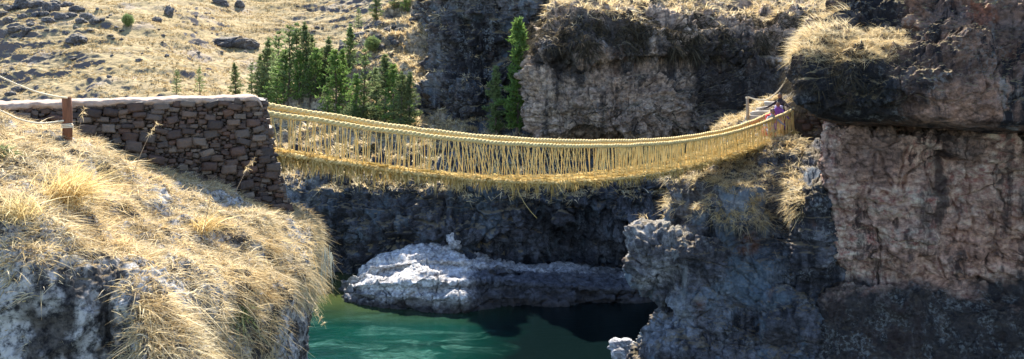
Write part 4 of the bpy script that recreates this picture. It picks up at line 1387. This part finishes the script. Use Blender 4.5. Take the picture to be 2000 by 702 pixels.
# ------------------------------------------------------------------ people
def person(label, loc, rz, joints, cloth, hair_col, skirt=None, hat=None, extra=None):
    """joints: dict of name -> (x, y, z); the body is one skinned mesh in clothing colour bands"""
    names = list(joints)
    edges = []
    par = {'chest': 'pelvis', 'neck': 'chest', 'skull': 'neck', 'crown': 'skull'}
    for sd in ('l', 'r'):
        par.update({sd + '_shoulder': 'chest', sd + '_elbow': sd + '_shoulder', sd + '_wrist': sd + '_elbow', sd + '_palm': sd + '_wrist',
                    sd + '_hip': 'pelvis', sd + '_knee': sd + '_hip', sd + '_ankle': sd + '_knee', sd + '_toe': sd + '_ankle'})
    rad = {'pelvis': .135, 'chest': .15, 'neck': .055, 'skull': .088, 'crown': .08, 'shoulder': .07, 'elbow': .047, 'wrist': .033, 'palm': .04, 'hip': .105, 'knee': .065, 'ankle': .045, 'toe': .038}
    J = dict(joints)
    R_ = {k: rad[k.split('_')[-1]] for k in J}
    for sd in ('l', 'r'):
        w, p_ = np.array(J[sd + '_wrist']), np.array(J[sd + '_palm'])
        d = (p_ - w) / (np.linalg.norm(p_ - w) + 1e-9)
        sv = np.cross(d, (0, 0, 1.))
        sv /= np.linalg.norm(sv) + 1e-9
        for q, (o_, l_) in enumerate(((-.032, .07), (-.011, .085), (.011, .08), (.032, .062))):
            a = '%s_f%da' % (sd, q)
            b = '%s_f%db' % (sd, q)
            J[a] = tuple(p_ + sv * o_ + d * .035)
            J[b] = tuple(p_ + sv * o_ + d * (.035 + l_ * .7) + np.array((0, 0, -.03)))
            par[a], par[b] = sd + '_palm', a
            R_[a], R_[b] = .011, .009
        a = sd + '_thumb'
        J[a] = tuple(p_ + sv * -.06 + d * .02 + np.array((0, 0, -.01)))
        par[a] = sd + '_palm'
        R_[a] = .011
    names = list(J)
    ix = {n_: i for i, n_ in enumerate(names)}
    me = bpy.data.meshes.new('body')
    me.from_pydata([J[n_] for n_ in names], [(ix[n_], ix[par[n_]]) for n_ in names if n_ in par], [])
    root = thing('person', label, 'person', loc, rz, 'people on the right end of the bridge')
    o = link('body', me, root)
    md = o.modifiers.new('skin', 'SKIN')
    md.use_smooth_shade = True
    for i, n_ in enumerate(names):
        sv = me.skin_vertices[0].data[i]
        r = R_[n_]
        sv.radius = (r, r)
        sv.use_root = n_ == 'pelvis'
    sub = o.modifiers.new('sub', 'SUBSURF')
    sub.levels = sub.render_levels = 2
    me.materials.append(cloth)
    sk = np.array(J['skull'])
    # head with nose, eyes and ears in skin colour around the skinned skull
    g = Geo()
    q = LV / np.linalg.norm(LV, axis=1, keepdims=True)
    hd = q * np.array((.082, .10, .118))
    face = (q[:, 1] < -.75) & (np.abs(q[:, 0]) < .3) & (q[:, 2] < .15) & (q[:, 2] > -.3)
    hd[face, 1] -= .02
    g.add(sk + np.array((0, -.012, .035)) + hd, LQ)
    for sx in (-1, 1):
        g.add(sk + np.array((sx * .088, .01, .03)) + q * np.array((.012, .025, .035)), LQ)
    g.obj('head', SKIN, root, True)
    for sx in (-1, 1):
        g = Geo()
        g.add(sk + np.array((sx * .034, -.105, .055)) + q * np.array((.014, .008, .008)), LQ)
        g.obj('eye', HAIRM, root, True)
    g = Geo()
    g.add(sk + np.array((0, -.102, -.028)) + q * np.array((.026, .008, .007)), LQ)
    g.obj('mouth', HAIRM, root, True)
    g = Geo()
    hr = q * np.array((.10, .115, .125))
    hr[:, 1] = np.where((q[:, 1] < -.2) & (q[:, 2] < .45), -.02, hr[:, 1])
    g.add(sk + np.array((0, .018, .055)) + hr, LQ)
    g.tube(sk + np.array([(.03, .11, .0), (.035, .13, -.12), (.03, .13, -.26), (.03, .12, -.36)]), [.03, .028, .024, .012], 6)
    g.obj('hair', HAIRM, root, True)
    if skirt is not None:
        pe = np.array(J['pelvis'])
        g = Geo()
        top_z, bot = pe[2] + .06, skirt[1]
        zz = np.linspace(0, 1, 7)
        ctr = pe[:2] + (np.array(skirt[2]) - pe[:2]) * zz[:, None] if len(skirt) > 2 else np.tile(pe[:2], (7, 1))
        g.tube([(ctr[i_, 0], ctr[i_, 1], top_z + (bot - top_z) * t_) for i_, t_ in enumerate(zz)], [.15, .2, .24, .27, .29, .31, .32], 14)
        V = g.v[0]
        a = np.arctan2(V[:, 1] - pe[1], V[:, 0] - pe[0])
        k = np.clip((top_z - V[:, 2]) / max(.01, top_z - bot), 0, 1)
        V[:, :2] += (V[:, :2] - pe[:2]) * (.12 * k * np.sin(a * 9))[:, None]
        g.obj('skirt', skirt[0], root, True)
    if hat is not None:
        g = Geo()
        for a_, b_ in ((.105, .02), (.10, .09)):
            pass
        c = sk + np.array((0, .0, .12))
        g.tube([c + np.array((0, 0, z_)) for z_ in (0, .012, .014, .07, .10, .11)], [.19, .19, .105, .1, .08, .02], 16)
        g.obj('hat', hat, root, True)
    if extra is not None:
        extra(root, J)
    return root


SKIN = simple_mat('skin', (.22, .11, .07), (.27, .14, .09), 20, .6, .05, .002)
HAIRM = simple_mat('black_hair', (.012, .010, .010), (.02, .017, .016), 30, .5, .3, .004)
DARKC = simple_mat('dark_cloth', (.018, .014, .022), (.035, .026, .038), 25, .85, .3, .006)
PURPLE = simple_mat('purple_cloth', (.13, .05, .22), (.22, .09, .34), 18, .85, .3, .006)
RED = simple_mat('red_cloth', (.42, .03, .03), (.55, .05, .05), 18, .85, .3, .006)
GREYC = simple_mat('grey_cloth', (.26, .26, .31), (.38, .38, .44), 18, .85, .3, .006)
LILAC = simple_mat('lilac_cloth', (.50, .40, .55), (.62, .52, .66), 18, .85, .3, .006)


def bridge_pt(px, off_):
    s_ = online(px, 250)[0]
    p = at(np.array([s_]), sf, cfl)[0] + np.array((*(bn * off_), .06))
    return p


def stand(sq=0., reach=.55):
    """facing -y; sq bends hips and knees"""
    h = .84 - sq
    b = .12 + sq * .6
    J = {'pelvis': (0, 0, h), 'chest': (0, -b, h + .40), 'neck': (0, -b - .03, h + .57), 'skull': (0, -b - .06, h + .68), 'crown': (0, -b - .06, h + .76)}
    for sd, sx in (('l', 1), ('r', -1)):
        J[sd + '_shoulder'] = (sx * .18, -b, h + .46)
        J[sd + '_elbow'] = (sx * (.20 + reach * .42), -b - .10, h + .28)
        J[sd + '_wrist'] = (sx * (.20 + reach * .8), -b - .16, h + .17)
        J[sd + '_palm'] = (sx * (.20 + reach * .92), -b - .18, h + .15)
        J[sd + '_hip'] = (sx * .09, 0, h - .05)
        J[sd + '_knee'] = (sx * .11, -.08 - sq * .75, h * .52 + sq * .1)
        J[sd + '_ankle'] = (sx * .10, .03, .08)
        J[sd + '_toe'] = (sx * .11, -.14, .04)
    return J


ang = math.atan2(bu[1], bu[0]) - math.pi / 2          # facing along the bridge towards its left end
FACE = ang + 0.0


def bundle(mat, off_, size):
    def fn(root, J):
        g = Geo()
        q = LV + .15 * np.stack([perlin(LV * 1.3 + off_[0], k) for k in range(3)], -1)
        g.add(np.array(J['chest']) + np.array(off_) + q * np.array(size), LQ)
        g.obj('shoulder_bundle', mat, root, True)
    return fn


person('standing person in dark clothes holding both rope rails', tuple(bridge_pt(1551, -.6)), FACE, stand(.0, .5), DARKC, None, (DARKC, .25))
person('crouching person in purple clothes in front of the standing one', tuple(bridge_pt(1543, -.5)), FACE + .3, stand(.30, .25), PURPLE, None, (PURPLE, .12), None, bundle(LILAC, (0, .12, .05), (.17, .13, .2)))
person('crouching person in red skirt and grey top working on the ropes', tuple(bridge_pt(1518, -.45)), FACE + 1.0, stand(.42, .3), GREYC, None, (RED, .06), None, bundle(RED, (.02, .14, .0), (.2, .14, .2)))


# ------------------------------------------------------------------ pines
NEEDLE = {}
for k, cols in {'bright': [(.075, .135, .035), (.115, .195, .05), (.16, .25, .08), (.09, .155, .045)],
                'dark': [(.085, .12, .055), (.135, .175, .08), (.18, .22, .105), (.10, .14, .065)],
                'pale': [(.10, .15, .06), (.15, .21, .085), (.2, .26, .12), (.12, .17, .07)]}.items():
    NEEDLE[k] = straw_blade_mat('needles_' + k, [tuple(1.25 * v for v in q) for q in cols], .5)


def pine_meshes(kind, width, whorls, bare, seed, fill=1.0):
    """unit pine, one metre tall"""
    r = np.random.default_rng(seed)
    tr = Geo()
    zs = np.linspace(-.03, .97, 9)
    bend = np.stack((.012 * np.sin(zs * 5 + seed), .012 * np.cos(zs * 4 + seed), zs), -1)
    tr.tube(bend, np.linspace(.020, .003, 9), 7)
    B, D, L = [], [], []
    for w in range(whorls):
        z = bare + (1 - bare) * (w + r.uniform(0, .8)) / whorls
        tt = (z - bare) / (1 - bare)
        env = width * (min(1, .45 + tt * 3.0)) * (1 - tt) ** .8 + .012
        nb = r.integers(4, 7)
        a0 = r.uniform(0, 6.28)
        for b in range(nb):
            if r.random() < .22:
                continue
            a = a0 + b * 6.283 / nb + r.normal() * .25
            ln = env * r.uniform(.45, 1.4)
            el = .25 + .55 * tt + r.normal() * .12
            dv = np.array((math.cos(a) * math.cos(el), math.sin(a) * math.cos(el), math.sin(el)))
            c0 = np.array((np.interp(z, zs, bend[:, 0]), np.interp(z, zs, bend[:, 1]), z))
            q = np.linspace(0, 1, 4)[:, None]
            tr.tube(c0 + dv * ln * q + np.array((0, 0, -.15)) * ln * q * q, np.linspace(.0045, .0015, 4), 4)
            ns = int((7 + 12 * ln / width) * fill * r.uniform(.5, 1.2))
            for s_ in range(ns):
                u = r.uniform(.15, 1.05)
                c = c0 + dv * ln * u + np.array((0, 0, -.15)) * ln * u * u + r.normal(size=3) * .008
                for n_ in range(3):
                    d = dv * .5 + r.normal(size=3) * .6 + np.array((0, 0, .35))
                    B.append(c)
                    D.append(d / np.linalg.norm(d))
                    L.append(r.uniform(.03, .06))
    B, D, L = np.array(B), np.array(D), np.array(L)
    V, Q = blades(B, D, L, L * .34, np.tile((0, 0, -.15), (len(B), 1)), 1)
    cr = Geo()
    cr.add(V, Q)
    return tr.mesh('trunk', M['bark'], True), cr.mesh('crown', NEEDLE[kind])


PROTO = {
    'tall': pine_meshes('bright', .16, 27, .10, 1, .85),
    'slim': pine_meshes('pale', .20, 24, .05, 2, 1.),
    'dark': pine_meshes('dark', .27, 26, .06, 3),
    'loose': pine_meshes('pale', .30, 16, .12, 4, .6),
    'mid': pine_meshes('bright', .33, 22, .08, 5, .9),
    'darkslim': pine_meshes('dark', .27, 26, .08, 6),
}
PINES = []


def pine(kind, px, py, hpx, label, group=None, which=('hill', 'spur', 'bank', 'cliffB'), d=None):
    h = ground(px, py, which)
    loc = h[0] if d is None else Vector(P(px, py, d))
    hh = hpx / F * loc.y * (1.12 if px < 730 else 1)
    root = thing('pine_tree', label, 'tree', loc - Vector((0, 0, .02 * hh)), random.uniform(0, 6.28), group)
    root.scale = (hh * random.uniform(.9, 1.1), hh * random.uniform(.9, 1.1), hh)
    tr, cr = PROTO[kind]
    link('trunk', tr, root)
    link('crown', cr, root)


GP = 'pines around the rocky spur'
pine('tall', 1013, 268, 235, 'tall bright green pine in front of the shaded cliff')
pine('slim', 968, 266, 136, 'shorter bright pine close beside the tall one')
for a in (
    ('loose', 345, 188, 46, 'small sparse pine just above the middle of the stone wall'),
    ('loose', 390, 187, 50, 'thin pale pine right of the small sparse one above the wall'),
    ('dark', 459, 190, 60, 'dark cone shaped pine above the right part of the wall'),
    ('loose', 492, 192, 62, 'pale slim pine just right of the dark cone shaped pine'),
    ('darkslim', 522, 205, 116, 'tall slim pine rising above the right end of the wall'),
    ('mid', 540, 214, 76, 'low bright pine beside the right end of the wall'),
    ('mid', 556, 212, 104, 'bright green pine left of the dense dark cluster'),
    ('loose', 564, 205, 138, 'tall feathery pine at the left of the dense cluster'),
    ('loose', 580, 180, 120, 'tall feathery pine in the centre of the dense cluster'),
    ('darkslim', 597, 165, 108, 'tall dark pine at the top of the dense cluster'),
    ('dark', 609, 152, 74, 'dark pine on the right flank of the dense cluster'),
    ('mid', 628, 158, 58, 'short bright pine growing on the dark rock of the spur'),
    ('mid', 655, 238, 128, 'bright green pine low on the spur above the rope rails'),
    ('tall', 668, 190, 84, 'slim green pine halfway up the spur'),
    ('slim', 684, 140, 82, 'bright pine on the upper sunlit spur'),
    ('loose', 712, 240, 128, 'lacy dark pine right of the bright one on the spur'),
    ('darkslim', 640, 232, 62, 'small dark pine at the foot of the spur'),
    ('dark', 734, 246, 112, 'low dark pine in the shade at the foot of the cliff'),
    ('dark', 736, 40, 62, 'dark pine on the ridge cut by the top of the picture'),
    ('dark', 770, 20, 50, 'dark ridge pine right of the larger ridge pine'),
    ('mid', 792, 27, 46, 'rightmost green pine on the ridge top'),
):
    pine(*a, group=GP)


def bush(px, py, hpx, wide, kind, label, which=('hill', 'spur', 'bank')):
    h = ground(px, py, which)
    root = thing('shrub', label, 'shrub', h[0])
    s_ = hpx / F * h[0].y
    g = Geo()
    r = np.random.default_rng(int(px))
    for k in range(9):
        a = r.uniform(0, 6.28)
        g.tube([(0, 0, -.05), (math.cos(a) * .2 * wide, math.sin(a) * .2, .4), (math.cos(a) * .38 * wide, math.sin(a) * .36, .75)], [.03, .02, .008], 5)
    o = g.obj('stems', M['bark'], root)
    g = Geo()
    k = 3200
    c = r.normal(size=(k, 3))
    c /= np.linalg.norm(c, axis=1, keepdims=True)
    rad = (.35 + .65 * r.random(k) ** .5) * (1 + .35 * fbm(c * 1.7 + px, 3, 5))
    c = c * rad[:, None] * np.array((.5 * wide, .5, .45)) + np.array((0, 0, .48))
    c[:, 2] = np.maximum(c[:, 2], .02)
    d = r.normal(size=(k, 3)) + np.array((0, 0, .5))
    d /= np.linalg.norm(d, axis=1, keepdims=True)
    V, Q = blades(c, d, r.uniform(.06, .12, k), np.full(k, .035), np.zeros((k, 3)), 1)
    g.add(V, Q)
    g.obj('foliage', NEEDLE[kind], root)
    root.scale = (s_,) * 3


pine('mid', 768, 252, 128, 'fuller green pine in front of the foot of the dark cliff', GP)
pine('dark', 752, 250, 142, 'tallest dark pine at the foot of the dark cliff', GP)
pine('darkslim', 784, 253, 112, 'slim dark pine squeezed between two fuller ones at the foot of the cliff', GP)
pine('loose', 700, 60, 40, 'little feathery pine high on the crest of the spur', GP)
pine('dark', 800, 254, 112, 'rightmost dark pine in the shadow against the foot of the cliff', GP)
pine('mid', 585, 205, 96, 'bright pine at the foot of the dense cluster', GP)
pine('loose', 606, 204, 88, 'lacy light pine right of the foot of the dense cluster', GP)
pine('darkslim', 640, 176, 92, 'dark slim pine between the dense cluster and the spur pines', GP)
pine('mid', 532, 196, 92, 'full green pine just behind the right end of the wall', GP)
pine('dark', 510, 196, 78, 'dark pine left of the full green one behind the wall', GP)
pine('mid', 696, 246, 92, 'green pine between the bright and the lacy pine low on the spur', GP)
pine('mid', 617, 196, 92, 'light green pine in front of the dark rock of the spur', GP)
pine('loose', 545, 196, 120, 'tall lacy pine between the wall end and the dense cluster', GP)
bush(728, 102, 32, 1., 'pale', 'pale green shrub on the upper sunlit spur')
bush(250, 52, 26, .8, 'pale', 'small green shrub alone on the far hillside')
bush(690, 250, 46, 1.3, 'mid' if 'mid' in NEEDLE else 'dark', 'dark green shrub between the two pines low on the spur')
bush(535, 205, 60, 1.1, 'pale', 'light green shrub behind the right end of the wall')

# ------------------------------------------------------------------ boulders
ROCKS = []
for k in range(6):
    me = bpy.data.meshes.new('boulder')
    import bmesh
    bm = bmesh.new()
    bmesh.ops.create_icosphere(bm, subdivisions=4, radius=1)
    co = np.array([v.co[:] for v in bm.verts])
    c1, c2, cvv = cells(co * 1.25 + k * 17.3, 61)
    r_ = 1 + .32 * (cvv - .5) + .28 * fbm(co * .9 + k * 9, 3, 62) - .18 * (1 - smooth(0, .15, c2 - c1)) + .07 * fbm(co * 4 + k, 3, 63)
    co = co * r_[:, None]
    for v, q in zip(bm.verts, co):
        v.co = q
    for f in bm.faces:
        f.smooth = True
    bm.to_mesh(me)
    bm.free()
    me.materials.append(M['boulder'])
    ROCKS.append(me)


def boulder(px, py, wpx, asp, label, group=None, which=('hill', 'spur'), k=None, loc=None, sink=.25):
    if loc is None:
        h = ground(px, py, which)
        if h is None:
            return
        loc = h[0]
    o = bpy.data.objects.new('boulder', ROCKS[random.randrange(6) if k is None else k])
    COL.objects.link(o)
    s_ = wpx / 2 / F * loc.y
    o.scale = (s_, s_ * random.uniform(.7, 1), s_ * asp)
    o.location = loc + Vector((0, 0, s_ * asp * (.6 - sink)))
    o.rotation_euler = (random.gauss(0, .15), random.gauss(0, .15), random.uniform(0, 6.28) if asp > .5 else random.gauss(0, .2))
    tag(o, label, 'boulder', group)
    return o


GH = 'dark boulders on the far hillside'
boulder(152, 82, 42, .55, 'isolated dark boulder in the grass below the rock cluster', GH)
boulder(440, 90, 62, .42, 'left half of the long dark rock outcrop above the pale pines', GH)
boulder(476, 94, 60, .46, 'right half of the long dark rock outcrop above the pale pines', GH)
boulder(38, 178, 26, .6, 'small dark boulder just above the left end of the wall', GH)
boulder(20, 186, 22, .5, 'low dark rock left of the boulder above the wall', GH)
boulder(306, 42, 20, .7, 'dark rock below the grey patch near the hilltop centre', GH)
boulder(330, 28, 24, 1., 'upright dark rock on the pale upper slope', GH)
boulder(430, 8, 34, .6, 'dark rock cut by the top edge above the long outcrop', GH)
boulder(468, 12, 26, .6, 'smaller dark rock right of the one at the top edge', GH)
CL = [(75, 14, 34), (45, 12, 30), (20, 20, 26), (100, 22, 30), (130, 14, 26), (150, 24, 28), (170, 36, 30), (185, 46, 24), (120, 38, 26), (95, 44, 24), (70, 34, 24), (45, 36, 20), (30, 62, 26), (52, 62, 24), (18, 68, 22), (5, 30, 22), (158, 44, 22), (140, 32, 20), (110, 8, 22), (88, 30, 18), (15, 44, 18), (200, 40, 14), (60, 50, 14)]
for px, py, w in CL:
    boulder(px, py, w * random.uniform(.85, 1.15), random.uniform(.5, .8), 'dark boulder in the big rock cluster at the upper left', GH)
for k in range(70):
    px, py = random.uniform(-40, 640), random.triangular(-10, 185, 60)
    boulder(px, py, random.uniform(5, 13), random.uniform(.4, .8), 'small dark stone scattered in the dry grass of the hillside', GH)
GS = 'rocks on the sunlit spur'
boulder(622, 150, 42, 1.0, 'big dark rock on the crest of the spur beside the pines', GS, ('spur',))
boulder(608, 178, 40, .8, 'dark rock below the big one on the spur crest', GS, ('spur',))
for px, py, w in ((640, 128, 26), (656, 112, 22), (672, 98, 26), (690, 84, 20), (704, 74, 28), (722, 62, 24), (742, 50, 22), (760, 40, 26), (650, 150, 30), (676, 128, 20), (742, 96, 26), (770, 88, 22), (720, 150, 26), (752, 140, 22)):
    boulder(px, py, w, random.uniform(.55, .8), 'dark craggy rock along the crest and flank of the spur', GS, ('spur',))
for k in range(34):
    t_ = random.random()
    px = random.uniform(600, 820)
    py = max(20, 150 - (px - 600) * .65) + random.uniform(8, 130)
    boulder(px, py, random.uniform(8, 22), random.uniform(.5, .9), 'grey brown rock lying in the dry grass of the spur', GS, ('spur',))
o = boulder(0, 0, 60, .8, 'pale boulder in the water at the foot of the dark outcrop', None, k=2, loc=Vector(P(1222, 684, 39.8)), sink=.6)
o.data = o.data.copy()
o.data.materials[0] = M['white_boulder']
o = boulder(0, 0, 50, .8, 'small pale knob on the upper edge of the rock shelf', None, k=1, loc=Vector(P(892, 474, 54.9)), sink=.3)
o.data = o.data.copy()
o.data.materials[0] = M['white_boulder']

# ------------------------------------------------------------------ camera and light
cam = bpy.data.cameras.new('camera')
co = bpy.data.objects.new('camera', cam)
COL.objects.link(co)
co.location = (0, 0, ZC)
co.rotation_euler = (math.radians(90), 0, 0)
cam.sensor_width = 36
cam.lens = F / 2000 * 36
cam.shift_y = -(351 - HY) / 2000
cam.clip_end = 3000
SC.camera = co

SUN_AZ = math.atan2(-.10, .995)          # to the sun, from +y towards +x
SUN_EL = math.radians(48)
S = Vector((math.sin(SUN_AZ) * math.cos(SUN_EL), math.cos(SUN_AZ) * math.cos(SUN_EL), math.sin(SUN_EL)))
sl = bpy.data.lights.new('sun', 'SUN')
sl.energy = 4.8
sl.angle = math.radians(.5)
sl.color = (1., .94, .84)
so = bpy.data.objects.new('sun', sl)
COL.objects.link(so)
so.rotation_euler = S.to_track_quat('Z', 'Y').to_euler()
so.location = S * 100

W = bpy.data.worlds.new('World')
SC.world = W
W.use_nodes = True
nt = W.node_tree
nt.nodes.clear()
sky = nt.nodes.new('ShaderNodeTexSky')
sky.sky_type = 'NISHITA'
sky.sun_disc = False
sky.sun_elevation = SUN_EL
sky.sun_rotation = SUN_AZ
sky.altitude = 3700
bg = nt.nodes.new('ShaderNodeBackground')
bg.inputs[1].default_value = .145
wo = nt.nodes.new('ShaderNodeOutputWorld')
nt.links.new(sky.outputs[0], bg.inputs[0])
nt.links.new(bg.outputs[0], wo.inputs[0])

SC.view_settings.view_transform = 'Standard'
SC.view_settings.look = 'None'
SC.view_settings.exposure = 1.68
SC.view_settings.gamma = 1
SC.view_settings.use_curve_mapping = False
SC.cycles.max_bounces = 6
SC.cycles.diffuse_bounces = 3
SC.cycles.use_denoising = True
